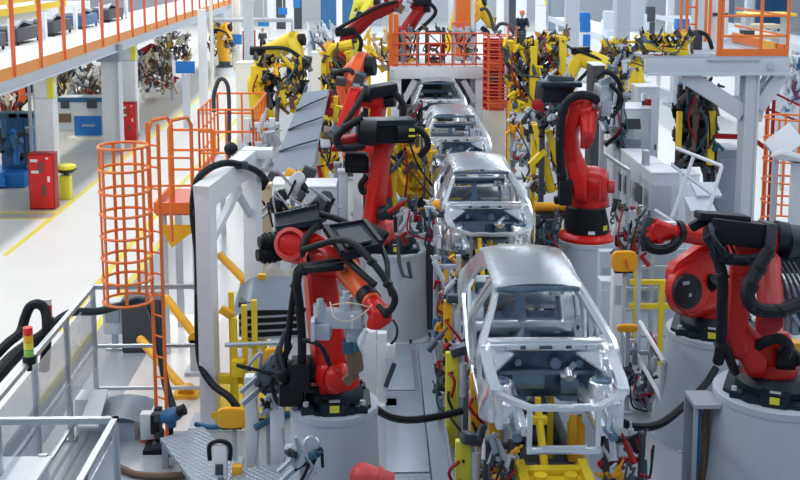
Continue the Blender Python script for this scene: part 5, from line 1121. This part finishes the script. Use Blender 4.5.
for px0, px1, y0, Y, lb in ((392, 400, -4, GY + 2.8, 'pale guard post at the left rear corner of the gantry'), (454, 460, -10, GY + 2.6, 'white guard post at the right rear of the gantry')):
    p, q = P(px0, y0, Y), P(px1, y0, Y); t = thing('guard_post', lb, 'post', ((p.x + q.x) / 2, Y, zt - .01), 'gantry guard posts'); part('shaft', B().box(((p.x + q.x) / 2, Y, (zt + p.z) / 2), (q.x - p.x, .2, p.z - zt)), 'white', t); part('base', B().box(((p.x + q.x) / 2, Y, zt + .02), ((q.x - p.x) * 1.6, .34, .04)), 'lgrey', t)
p = P(471, 12, 43.4)
t = thing('motor_drum', 'big round yellow motor above the right end of the gantry', 'motor', (p.x, 43.4, 0)); part('drum', B().lathe(p, [(.42, 0), (.46, .06), (.46, .3), (.38, .36)], 28, (-.1, -1, .1)), 'oryel', t); part('cap', B().lathe(p + V((0, -.36, .04)), [(.2, 0), (.16, .08)], 20, (-.1, -1, .1)), 'yellow', t); part('stand', B().box((p.x, 43.5, (p.z - .4) / 2), (.4, .4, p.z - .4)), 'lgrey', t)
part('loop_hose', B().tube([P(480, 10, 42.5), P(486, 9, 42.5), P(491, 18, 42.5), P(494, 30, 42.4), P(500, 24, 42.4), P(508, 25, 42.4), P(514, 34, 42.4)], .07), 'dgrey', t)
p = P(463, 25, 40)
t = thing('lift_column', 'orange-red lift column behind the gantry railing', 'lift column', (p.x, 40.2, zt)); part('mast', B().box((p.x, 40.2, zt + 1.6), (.5, .4, 3.2), bev=.02), 'orange', t); part('guide', B().box((p.x + .36, 40.1, zt + 1.5), (.14, .2, 3)), 'white', t); part('carriage', B().box((p.x - .1, 39.95, zt + 1.1), (.6, .3, .6), bev=.03), 'rail', t)
# red caged ladder right of the gantry
p = P(497, 70, 36)
cage_ladder(p.x, 36.0, P(0, 110, 36).z, P(0, 36, 36).z, .46, 0, 'dense red caged ladder right of the white gantry', 12, m='rail')
t = thing('red_machine', 'dark red machine column inside the red cage', 'machine', (p.x, 36.9, 0)); part('mast', B().box((p.x, 37.0, 3.2), (.7, .5, 2.4), bev=.03), 'dred', t); part('plinth', B().box((p.x, 37.0, 1.0), (.8, .6, 2.0), bev=.03), 'cream', t)
for k in range(5): part('panel', B().box((p.x + (-.1) ** k * .1, 36.72, 2.2 + .45 * k), (.6 - .06 * (k % 2), .12, .32), bev=.02), ('rail', 'dred', 'dgrey')[k % 3], t)
# ---------------------------------------------------------------- right side platform on its bracketed column
RY = 24.5
p = P(749, 100, RY)
t = thing('column_platform', 'grey platform on a bracketed column at the upper right, with orange railing', 'platform', (p.x, RY, 0))
zb, zt2 = P(740, 73, RY).z, P(740, 58, RY).z
x0, x1 = P(645, 65, RY).x, P(787, 65, RY).x
part('column', B().box((p.x, RY, zb / 2), (.26, .36, zb)).box((p.x - .13, RY, zb / 2), (.05, .44, zb)).box((p.x + .13, RY, zb / 2), (.05, .44, zb)).box((p.x, RY, .03), (.8, .8, .06)), 'lgrey', t)
part('edge_beam', B().box(((x0 + x1) / 2, RY, (zb + zt2) / 2), (x1 - x0, .3, zt2 - zb), bev=.015).box(((x0 + x1) / 2, RY - .06, zb), (x1 - x0, .5, .05)), 'lgrey', t)
part('deck', B().box(((x0 + x1) / 2 + .5, RY + 1.9, zt2 + .03), (x1 - x0 - 1.0, 3.6, .08)).box(((x0 + x1) / 2, RY + .5, zt2 + .02), (x1 - x0, 1.2, .06)), 'grey', t)
part('brace', B().bar(P(683, 74, RY), P(742, 112, RY), .28, .36, bev=.01), 'lgrey', t); part('brace', B().bar(P(781, 74, RY), P(757, 108, RY), .24, .30, bev=.01), 'lgrey', t)
part('gusset', B().prism([P(728, 96, RY), P(768, 96, RY), P(762, 122, RY), P(741, 122, RY)], (0, .1, 0), .01), 'lgrey', t)
part('strut', B().bar(P(743, 96, RY), P(743, 74, RY), .09).bar(P(756, 96, RY), P(766, 74, RY), .09), 'grey', t)
part('slot', B().box(P(734, 60, RY - .18), (1.2, .03, .04)).cyl(P(771, 66, RY - .2), P(771, 66, RY - .1), .08), 'grey', t)
rx0, rx1 = P(717, 55, RY).x, P(786, 55, RY).x
part('toe_board', B().box(((rx0 + rx1) / 2, RY - .05, zt2 + .13), (rx1 - rx0, .04, .16)).box((rx1 - .05, RY + 1.8, zt2 + .2), (.05, 3.6, .2)), 'orange', t)
part('side_board', B().bar((P(738, 40, 28).x, 28.4, zt2 + .2), (rx1 - .1, RY + .4, zt2 + .2), .04, .22), 'oryel', t)
for h in (.5, .95, 1.4): part('guard_rail', B().cyl((rx0, RY - .05, zt2 + h), (rx1, RY - .05, zt2 + h), .025, seg=6).cyl((rx1, RY - .05, zt2 + h), (rx1, RY + 3.6, zt2 + h), .025, seg=6), 'orange', t)
for x in (rx0, rx0 + .08, (rx0 + rx1) / 2 + .18, rx1): part('railing_post', B().box((x, RY - .05, zt2 + .75), (.06, .06, 1.5)), 'orange', t)
bx = P(697, 30, 28.5).x
for h in (.5, .95, 1.4): part('guard_rail', B().cyl((bx, 28.6, zt2 + h), (rx0 + .5, 28.6, zt2 + h), .025, seg=6), 'rail', t)
for x in (bx, bx + .25, bx + .36, rx0 + .3, rx0 + .45): part('railing_post', B().box((x, 28.6, zt2 + .8), (.06, .06, 1.6)), 'orange', t)
tt = tooling('tooling_frame', 'long yellow gripper bar with dark clamps on the raised platform', 'tooling', (P(640, 50, 25).x, 24.6, zt2 + .05), (P(690, 50, 25).x, 25.3, zt2 + .55), 57, frame_m='yellow', cols=('yellow', 'black', 'blued', 'yellow', 'dgrey', 'brown'), n=60, s=.5, legs=False, hoses=4, posts=3)
part('gripper_bar', B().bar(P(644, 46, 24.7), P(688, 54, 24.7), .13, .13, bev=.02), 'yellow', tt)
t = thing('valve_island', 'black valve unit on the raised platform deck', 'valve unit', (P(694, 52, 26).x, 26, zt2 + .07))
p = P(696, 46, 26); part('body', B().box((p.x, 26, zt2 + .3), (.22, .3, .46), bev=.03), 'dgrey', t); part('pipe', B().tube([(p.x, 25.9, zt2 + .5), (p.x + .2, 25.8, zt2 + .4), (p.x + .3, 25.7, zt2 + .1)], .05), 'black', t)
t = thing('equipment_cabinet', 'white equipment cabinet on the raised platform behind the railing', 'cabinet', (P(716, 30, 29.4).x, 29.0, zt2 + .07)); p = P(716, 30, 29)
part('body', B().box((p.x, 28.9, zt2 + .9), (.45, .4, 1.65), bev=.02), 'white', t); part('vent', B().box((p.x, 28.68, zt2 + .75), (.4, .03, .08)), 'dgrey', t); part('foot', B().box((p.x + .8, 28.9, zt2 + .2), (.3, .3, .25)), 'dgrey', t)
# red caged ladder at the right edge
p = P(785, 180, 22.5)
cage_ladder(p.x, 22.5, P(0, 225, 22.5).z, P(0, 120, 22.5).z, .46, 0, 'orange-red caged ladder at the right edge', 6, m='orange')
t = thing('stair_rail', 'dark red stair rail crossing behind the column at the right', 'railing', (P(770, 100, 25.5).x, 25.5, 0))
part('handrail', B().bar(P(716, 136, 25.4), P(752, 137, 25.4), .08, .12).bar(P(752, 138, 25.4), P(765, 148, 25.4), .08, .1).bar(P(772, 92, 25.6), P(805, 108, 25.6), .05).bar(P(766, 108, 25.6), P(805, 124, 25.6), .05), 'dred', t)
for px in (768, 774): q = P(px, 100 if px > 760 else 110, 25.5); part('post', B().box((q.x, 25.5, q.z / 2), (.07, .07, q.z)), 'dred', t)
# pale monitors at the right edge
p = P(784, 142, 21.0)
t = thing('monitor', 'tilted pale monitor at the right edge', 'monitor', (p.x, 21.0, 0)); part('screen_case', B().box(p, (.62, .14, .46), (R(-25), R(-38), 0), .02), 'white', t); part('back', B().box(p + V((-.05, .1, -.05)), (.46, .2, .34), (R(-25), R(-38), 0), .03), 'dgrey', t); part('arm', B().bar(p + V((-.05, .15, -.1)), P(776, 160, 21.2), .07).box((P(776, 160, 21.2).x, 21.25, P(776, 160, 21.2).z / 2), (.09, .09, P(776, 160, 21.2).z)).box((P(776, 160, 21.2).x, 21.25, .02), (.4, .4, .04)), 'grey', t)
p = P(795, 158, 20.4)
t = thing('desk_panel', 'pale slanted operator panel below the tilted monitor', 'panel', (p.x, 20.4, 0)); part('top', B().box(p, (.75, .5, .1), (R(-18), R(14), 0), .02), 'white', t); part('stand', B().box((p.x + .1, 20.5, (p.z - .1) / 2), (.2, .2, p.z - .12)).box((p.x + .1, 20.5, .02), (.5, .5, .04)), 'lgrey', t)
# control cabinets
housing(612, 110, 652, 208, 27.2, 1.2, 'tall white control housing behind the row of cabinets', 'white', 'cabinet')
housing(637, 88, 660, 112, 29.5, .8, 'grey box cabinet up behind the tall white housing', 'lgrey', 'cabinet')
h1 = housing(612, 130, 634, 210, 26.0, .9, 'white cabinet with a sloping dark window, leftmost of the row', 'lgrey', 'cabinet')
part('window', B().box(P(630, 124, 25.95), (.5, .05, .25), (R(-30), 0, 0)), 'dgrey', h1); part('vent', B().box(P(632, 144, 25.97), (.42, .03, .22)), 'panelgrey', h1)
for x0_, y0_, x1_, y1_, Y, lb in ((628, 157, 650, 212, 24.6, 'white cabinet with a vented side, second of the row'), (638, 165, 664, 216, 23.4, 'white cabinet with a grey front, third of the row'), (650, 174, 680, 222, 22.2, 'white cabinet with a wide grey front, nearest of the row')):
    h = housing(x0_, y0_, x1_, y1_, Y, .9, lb, 'lgrey', 'cabinet', 'white control cabinets')
    c = P((x0_ + x1_) / 2, (y0_ + y1_) / 2, Y - .03); part('front_panel', B().box((P((x0_ + x1_) / 2 + 2, 0, Y).x, Y - .035, c.z - .05), ((x1_ - x0_) * Y / F * .72, .02, .62), bev=.005), 'grey', h)
    part('side_vent', B().box((P(x0_, 0, Y).x - .01, Y + .4, c.z), (.03, .5, .4)), 'dgrey', h)
p = P(645, 107, 27.6); beaconz = p.z
t = thing('signal_beacon', 'small red and white signal light on the tall white housing', 'signal light', (p.x, 27.8, P(632, 110, 27.2).z + .04)); zz = P(632, 110, 27.2).z + .04
part('stem', B().cyl((p.x, 27.8, zz), (p.x, 27.8, zz + .12), .04), 'dgrey', t); part('lamp', B().cyl((p.x, 27.8, zz + .12), (p.x, 27.8, zz + .3), .06), 'white', t); part('lamp', B().cyl((p.x + .12, 27.8, zz), (p.x + .12, 27.8, zz + .16), .09), 'dred', t)
# dark tooling tower and its access stair
t = toolpx('dark tooling tower with yellow uprights right of the cabinets', 672, 84, 716, 178, 26, 91, frame_m='dgrey', cols=('dgrey', 'black', 'dsteel', 'panelgrey', 'brown', 'dgrey', 'teal'), n=80, s=.8, depth=.9)
part('core_panel', B().box(P(693, 128, 26.3), (.75, .2, 1.9), bev=.03), 'black', t); part('upright', B().box(P(679, 130, 25.6), (.12, .14, .9), bev=.02), 'yellow', t); part('upright', B().box(P(711, 138, 25.6), (.16, .14, 1.3), bev=.02), 'yellow', t); part('crossbar', B().box(P(695, 120, 25.6), (.1, .1, 1.5), bev=.02), 'brown', t)
t = thing('stair_gate', 'white tubular stair rail leaning in front of the dark tooling tower', 'railing', (P(690, 200, 20.5).x, 20.5, 0))
ga, gb_, gc, gd = P(676, 148, 21.2), P(722, 166, 20.4), P(704, 226, 20.2), P(672, 216, 21)
part('top_rail', B().cyl(ga, gb_, .035), 'white', t); part('post', B().cyl(P(694, 155, 20.9), P(672, 217, 20.8), .035), 'white', t); part('post', B().cyl(P(722, 166, 20.4), P(705, 222, 20.2), .035), 'white', t)
part('mid_rail', B().cyl(P(672, 165, 21.2), P(714, 196, 20.3), .03), 'lgrey', t); part('low_rail', B().cyl(P(655, 210, 21.3), P(674, 222, 20.9), .03), 'white', t)
part('tread', B().box(P(700, 205, 20.9), (.5, .5, .06), (R(20), 0, 0)).box(P(706, 190, 21.3), (.5, .5, .06), (R(20), 0, 0)), 'lgrey', t)
part('stringer', B().bar(P(688, 198, 21.2), V((P(690, 260, 20.4).x, 20.4, .05)), .1, .2), 'lgrey', t)
housing(690, 205, 706, 226, 21.4, .4, 'pale slanted box at the foot of the stair rail', 'cream', 'box')
housing(664, 176, 700, 200, 23.6, .6, 'white low box behind the stair rail', 'white', 'box')
housing(716, 150, 742, 186, 25.6, .8, 'grey machine box between the tooling tower and the column', 'panelgrey', 'box')
# frames and rails behind the right robots
t = thing('yellow_stand', 'yellow tubular stand behind the strapped amber pad', 'stand', (P(638, 280, 18.6).x, 18.6, 0))
for px, y0 in ((638, 238), (662, 280)): q = P(px, y0, 18.6); part('post', B().box((q.x, 18.6, q.z / 2), (.09, .09, q.z)), 'yellow', t)
for py in (282, 306): q, w = P(630, py, 18.6), P(692, py, 18.6); part('crossbar', B().bar(q, w, .08, .08), 'yellow', t)
fence([(P(612, 300, 19.2).x, 19.2), (P(690, 300, 19.2).x, 19.2)], 1.9, 'grey rail fence behind the yellow stand', mid=(.3, .8, 1.2, 1.6), post=.8)
for k, (px0, py0, px1, py1) in enumerate(((640, 322, 664, 362), (622, 328, 663, 402))):
    A, D = P(px0, py0, 17.0), P(px1, py1, 15.6)
    t = thing('handrail', ('upper white slanted handrail left of the right pedestal', 'lower white slanted handrail left of the right pedestal')[k], 'handrail', (D.x, D.y, 0)); part('tube', B().cyl(A, D, .035), 'white', t)
    part('post', B().cyl((D.x, D.y, 0), D, .03), 'lgrey', t); part('post', B().cyl((A.x, A.y, 0), A, .03), 'lgrey', t)
for px, y0, Y, w, lb, m in ((606, 250, 18.6, 15, 'white upright box post right of the nearest roof', 'lgrey'), (618, 268, 17.6, 12, 'white slim post carrying valves by the amber pad', 'white'), (646, 150, 23, 6, 'thin steel upright left of the cabinets', 'alu')):
    p = P(px, y0, Y); t = thing('support_post', lb, 'post', (p.x, Y, 0), 'support posts'); part('shaft', B().box((p.x, Y, p.z / 2), (w * Y / F, .22, p.z), bev=.015), m, t); part('base', B().box((p.x, Y, .02), (w * Y / F * 1.6, .4, .04)), 'lgrey', t); part('vent', B().box((p.x, Y - .12, p.z * .8), (w * Y / F * .6, .03, .3)), 'grey', t)
housing(600, 283, 614, 322, 18.0, .3, 'white wall box beside the upright post, right of the nearest roof', 'lgrey', 'box')
t = fence([(P(604, 200, 23.4).x, 23.4), (P(628, 200, 21.6).x, 21.6)], 2.9, 'glazed guard fence between the back robot and the cabinets', panels=(0,), post=1.2)
# ---------------------------------------------------------------- far hall
for i, (x, Y, w, h, m, lb) in enumerate(((-3.2, 104, 4, 4.5, 'blued', 'far dark blue gate left of the white columns'), (-8.5, 108, 2.4, 4.5, 'dgrey', 'far dark opening beside the left white columns'), (8.5, 104, 3.4, 4.4, 'lgrey', 'far pale partition above the red caged ladder'), (13.4, 104, 1.6, 4.6, 'dgrey', 'far dark doorway right of the worker'), (17.5, 104, 2.2, 4.6, 'panelgrey', 'far grey cabinet beside the yellow strip column'),
          (24.0, 104, 3.0, 4.4, 'lgrey', 'far pale cabinet left of the grey columns'), (32, 104, 3.6, 4.6, 'panelgrey', 'far grey blue cabinet at the upper right'), (37.5, 104, 2.6, 4.6, 'blued', 'far blue cabinet at the upper right'), (41.8, 104, 2.4, 4.6, 'teal', 'far dark teal cabinet behind the raised platform'), (-14, 112, 3, 4.5, 'lgrey', 'far pale cabinet over the blue signs'), (-1.0, 112, 3, 4.2, 'grey', 'far grey cabinet above the gantry'))):
    t = thing('far_cabinet', lb, 'cabinet', (x, Y, 0), 'cabinets along the back of the hall'); part('body', B().box((x, Y, h / 2), (w, 1.2, h), bev=.03), m, t); part('door', B().box((x - w * .24, Y - .62, h / 2), (w * .42, .04, h * .9)), m, t); part('door', B().box((x + w * .24, Y - .62, h / 2), (w * .42, .04, h * .9)), m, t)
    part('vent', B().box((x, Y - .64, h * .8), (w * .8, .04, .3)), 'lgrey', t)
def conveyor(x, y0, y1, z, w, label, m='white', side='lgrey'):
    t = thing('overhead_conveyor', label, 'conveyor', (x, y0, 0), 'raised conveyors')
    part('bed', B().box((x, (y0 + y1) / 2, z), (w, y1 - y0, .25)), m, t); part('side_rail', B().box((x - w / 2, (y0 + y1) / 2, z + .05), (.08, y1 - y0, .4)), side, t)
    k = y0 + .5; n = 0
    while k < y1: part('leg', B().box((x - w / 2 + .1, k, z / 2), (.18, .18, z)).box((x + w / 2 - .1, k, z / 2), (.18, .18, z)), m, t); k += 6
    return t
conveyor(14.8, 46, 86, 2.2, 2.6, 'white raised conveyor crossing behind the grey columns')
conveyor(25, 50, 92, 2.0, 3.2, 'farther white raised conveyor at the upper right')
for i, (px, py, Y, m, lb) in enumerate(((584, 22, 62, 'blue', 'blue topped machine left of the right grey column'), (608, 20, 66, 'lgrey', 'pale topped machine beside the right grey column'), (681, 30, 52, 'blue', 'blue box machine left of the raised platform railing'), (650, 14, 80, 'dgrey', 'small dark machine on the far right floor'), (795, 70, 40, 'lgrey', 'pale blue machine at the right edge under the platform'))):
    p = P(px, py, Y); t = thing('floor_machine', lb, 'machine', (p.x, Y, 0), 'machines on the right floor'); part('column', B().box((p.x, Y, p.z / 2), (.7, .7, p.z), bev=.03), 'white' if i < 2 else 'lgrey', t); part('head', B().box((p.x, Y - .1, p.z), (.6, .6, 1.1), bev=.06), m, t); part('panel', B().box((p.x + .1, Y - .37, p.z * .55), (.4, .04, p.z * .5)), m, t); part('foot', B().box((p.x, Y, .05), (1.2, 1.2, .1)), 'grey', t)
toolpx('pale blue clutter of pipes right of the bracketed column', 782, 58, 812, 112, 33, 95, frame_m='lgrey', cols=('lgrey', 'panelgrey', 'white', 'blued', 'lgrey'), n=50, s=.9)
for i, (px, py, w, h, Y, m) in enumerate(((758, 26, 40, 7, 60, 'tan'), (758, 36, 44, 8, 54, 'tan'), (766, 14, 50, 5, 44, 'yellow'))):
    p = P(px, py, Y); lb = ('tan pallet bench seen through the orange railing, upper', 'tan pallet bench seen through the orange railing, lower', 'yellow barrier far behind the orange railing')[i]
    t = thing('bench', lb, 'bench', (p.x, Y, 0)); part('top', B().box((p.x, Y, p.z), (w * Y / F, 1.4, h * Y / F * .6), bev=.03), m, t); part('leg', B().box((p.x - w * Y / F * .4, Y, p.z / 2), (.2, .6, p.z)), 'lgrey', t); part('leg', B().box((p.x + w * Y / F * .4, Y, p.z / 2), (.2, .6, p.z)), 'lgrey', t)
# low walls and boxes round the far yellow robots, white shelves
for i, (x0, y0, x1, y1, Y, m) in enumerate(((311, 54, 326, 76, 40, 'cream'), (316, 50, 352, 62, 42, 'white'), (268, 40, 300, 58, 52, 'cream'), (236, 64, 252, 92, 40, 'cream'), (505, 52, 545, 64, 50.2, 'lgrey'), (592, 66, 606, 110, 33, 'dgrey'))):
    housing(x0, y0, x1, y1, Y, 1.0, ('cream box stack left of the arched yellow frame', 'low white box behind the arched yellow frame', 'cream box behind the raised yellow robot arm', 'cream box left of the brown gripper frame', 'raised grey work stand under the worker in the helmet', 'dark grey box right of the back robot head')[i], m, 'box')
# blue machine at the left edge
t = thing('press_machine', 'blue machine with dark uprights at the left edge', 'machine', (-13.2, 33.5, 0))
x0, x1 = P(-12, 170, 34).x, P(26, 170, 34).x
part('base', B().box(((x0 + x1) / 2, 35, .25), (x1 - x0, 2.4, .5), bev=.06), 'blue', t)
part('rail', B().bar(P(0, 182, 33.6), P(40, 150, 38.5), .3, .3), 'blue', t)
for px, w in ((7, .45), (19, .4), (27, .3)):
    q = P(px, 118, 34.4); part('column', B().box((q.x, 34.6, q.z / 2 + .1), (w, .5, q.z), bev=.04), 'blued', t); part('head', B().box((q.x + .05, 34.4, q.z + .1), (w * 1.6, .5, .18), bev=.03), 'teal', t)
rr = random.Random(9)
for k in range(14): 
    q = P(rr.uniform(0, 34), rr.uniform(128, 168), 34 + rr.uniform(-.3, .5)); part('cylinder', B().cyl(q, q + V((rr.uniform(-.3, .3), -.1, rr.uniform(.1, .6))), .09), ('teal', 'blue', 'dgrey', 'blued', 'black')[k % 5], t)
t = thing('guard_fence', 'grey guard fence posts left of the nearest white column', 'fence', (P(31, 150, 33).x, 33, 0))
for px in (28.5, 34): q = P(px, 80, 33.2); part('post', B().box((q.x, 33.2, q.z / 2), (.08, .08, q.z)), 'grey', t)
for z in (.8, 2.0, 3.0): part('rail', B().box((P(31, 150, 33.2).x, 33.2, z), (.3, .04, .05)), 'grey', t)
# ---------------------------------------------------------------- workers
def person(x, y, z, label, top, legs_, helmet=None, lean=0.0, s=1.0, bend=0.0, face=-1):
    t = thing('person', label, 'person', (x, y, z))
    jo = {'pel': (0, 0, .95), 'chest': (0, bend * -.28, 1.28), 'neck': (0, bend * -.42, 1.5), 'head0': (0, bend * -.46, 1.56),
          'hl': (-.10, 0, .9), 'kl': (-.12, -.06, .5), 'al': (-.12, .02, .09), 'tl': (-.13, -.16, .04), 'hr': (.10, 0, .9), 'kr': (.12, -.02, .5), 'ar': (.13, .06, .09), 'tr': (.14, -.12, .04),
          'sl': (-.19, bend * -.36, 1.42), 'el': (-.26, -.1 - bend * .45, 1.16), 'wl': (-.2, -.34 - bend * .5, 1.1), 'sr': (.19, bend * -.36, 1.42), 'er': (.27, -.08 - bend * .4, 1.15), 'wr': (.2, -.32 - bend * .5, 1.12)}
    rad = {'pel': .15, 'chest': .16, 'neck': .065, 'head0': .06, 'hl': .105, 'kl': .07, 'al': .045, 'tl': .04, 'hr': .105, 'kr': .07, 'ar': .045, 'tr': .04, 'sl': .075, 'el': .05, 'wl': .035, 'sr': .075, 'er': .05, 'wr': .035}
    ed = [('pel', 'chest'), ('chest', 'neck'), ('neck', 'head0'), ('pel', 'hl'), ('hl', 'kl'), ('kl', 'al'), ('al', 'tl'), ('pel', 'hr'), ('hr', 'kr'), ('kr', 'ar'), ('ar', 'tr'), ('chest', 'sl'), ('sl', 'el'), ('el', 'wl'), ('chest', 'sr'), ('sr', 'er'), ('er', 'wr')]
    for side in ('l', 'r'):                            # palm and five fingers
        w0 = V(jo['w' + side]); jo['p' + side] = tuple(w0 + V((0, -.08, -.01))); rad['p' + side] = .028; ed.append(('w' + side, 'p' + side))
        for k, (dx, ln) in enumerate(((-.033, .06), (-.012, .08), (.010, .085), (.032, .07))):
            a, b = f'f{side}{k}', f'g{side}{k}'
            jo[a] = tuple(V(jo['p' + side]) + V((dx, -.03, 0))); jo[b] = tuple(V(jo[a]) + V((dx * .3, -ln * .8, -ln * .5))); rad[a] = .010; rad[b] = .008; ed += [('p' + side, a), (a, b)]
        th = f'th{side}'; jo[th] = tuple(w0 + V((.05 if side == 'l' else -.05, -.07, 0))); rad[th] = .011; ed.append(('w' + side, th))
    ks = list(jo); me = bpy.data.meshes.new('body')
    me.from_pydata([tuple(V(jo[k]) * s) for k in ks], [(ks.index(a), ks.index(b)) for a, b in ed], [])
    o = bpy.data.objects.new('body', me); C.objects.link(o); o.parent = t
    me.materials.append(MAT['skin'])
    sk = o.modifiers.new('skin', 'SKIN'); sk.use_smooth_shade = True
    for i, k in enumerate(ks):
        v = me.skin_vertices[0].data[i]; v.radius = (rad[k] * s,) * 2; v.use_root = (k == 'pel')
    o.modifiers.new('sub', 'SUBSURF').levels = 1; o.modifiers['sub'].render_levels = 1
    hd = V((x, y, z)) + V(jo['head0']) * s + V((0, -.02, .12)) * s
    part('head', B().sph(hd, .105 * s, (.9, 1.05, 1.2)).sph(hd + V((0, -.11, -.01)) * s, .02 * s).sph(hd + V((.095, 0, 0)) * s, .025 * s).sph(hd + V((-.095, 0, 0)) * s, .025 * s).box(hd + V((0, -.10, -.06)) * s, (.05 * s, .02 * s, .012 * s)), 'skin', t)
    part('eyes', B().sph(hd + V((.037, -.093, .02)) * s, .014 * s).sph(hd + V((-.037, -.093, .02)) * s, .014 * s), 'black', t)
    if helmet: part('helmet', B().lathe(hd + V((0, 0, .05)) * s, [(.15 * s, 0), (.135 * s, .02 * s), (.125 * s, .07 * s), (.07 * s, .125 * s), (.01, .135 * s)], 20), helmet, t)
    else: part('hair', B().sph(hd + V((0, .02, .035)) * s, .108 * s, (.95, 1.02, 1.1)), 'black', t)
    o0 = V((x, y, z))
    def J(k): return o0 + V(jo[k]) * s
    jk = B().hull([(J('pel'), (0, 0, 1), .185 * s, .05), (J('chest') + V((0, 0, .05)), (0, 0, 1), .205 * s, .12)]).hull([(J('chest') + V((0, 0, .1)), (0, 0, 1), .2 * s, .06), (J('neck') + V((0, 0, -.03)), (0, 0, 1), .09 * s, .02)])
    for q in 'lr': jk.cyl(J('s' + q), J('e' + q), .095 * s, .075 * s).cyl(J('e' + q), J('w' + q), .075 * s, .055 * s).sph(J('e' + q), .076 * s).sph(J('s' + q), .1 * s)
    part('jacket', jk, top, t, ang=60)
    tr = B()
    for q in 'lr': tr.cyl(J('h' + q) + V((0, 0, .06)), J('k' + q), .125 * s, .09 * s).cyl(J('k' + q), J('a' + q), .09 * s, .065 * s).sph(J('k' + q), .09 * s)
    part('trousers', tr, legs_, t, ang=60)
    for q in 'lr': part('shoe', B().hull([(J('a' + q) + V((0, 0, -.04)), (0, 0, 1), .06 * s, .05), (J('t' + q), (0, 0, 1), .05 * s, .03)]), 'black', t)
    return t
g = G(263, 54); person(g.x, g.y, 0, 'worker in dark clothes standing in the far aisle by the dark red machine', 'dgrey', 'black', s=1.02)
q = P(521, 30, 50.7); person(q.x, 50.6, P(525, 52, 50.2).z + .045, 'worker in a dark jacket and orange helmet leaning over the yellow frames', 'navy', 'dgrey', helmet='orange', bend=.5)
g = G(254, 60)
t = thing('red_machine', 'dark red machine cabinet beside the worker in the far aisle', 'machine', (g.x, 73, 0)); part('body', B().box((g.x, 73, 1.1), (.8, .8, 2.2), bev=.04), 'dred', t); part('panel', B().box((g.x, 72.58, 1.0), (.6, .04, .3)), 'cream', t); part('top', B().box((g.x, 73, 2.25), (.5, .5, .2), bev=.03), 'dgrey', t)
q0, q1 = P(212, 20, 62), P(292, 20, 62)
t = thing('pipe_bridge', 'grey pipe bridge running across in front of the cream columns', 'pipe bridge', ((q0.x + q1.x) / 2, 62, 0))
part('pipe', B().cyl(q0, q1, .12), 'grey', t)
for q in (q0, q1): part('post', B().cyl((q.x, 62, 0), q, .07), 'grey', t)
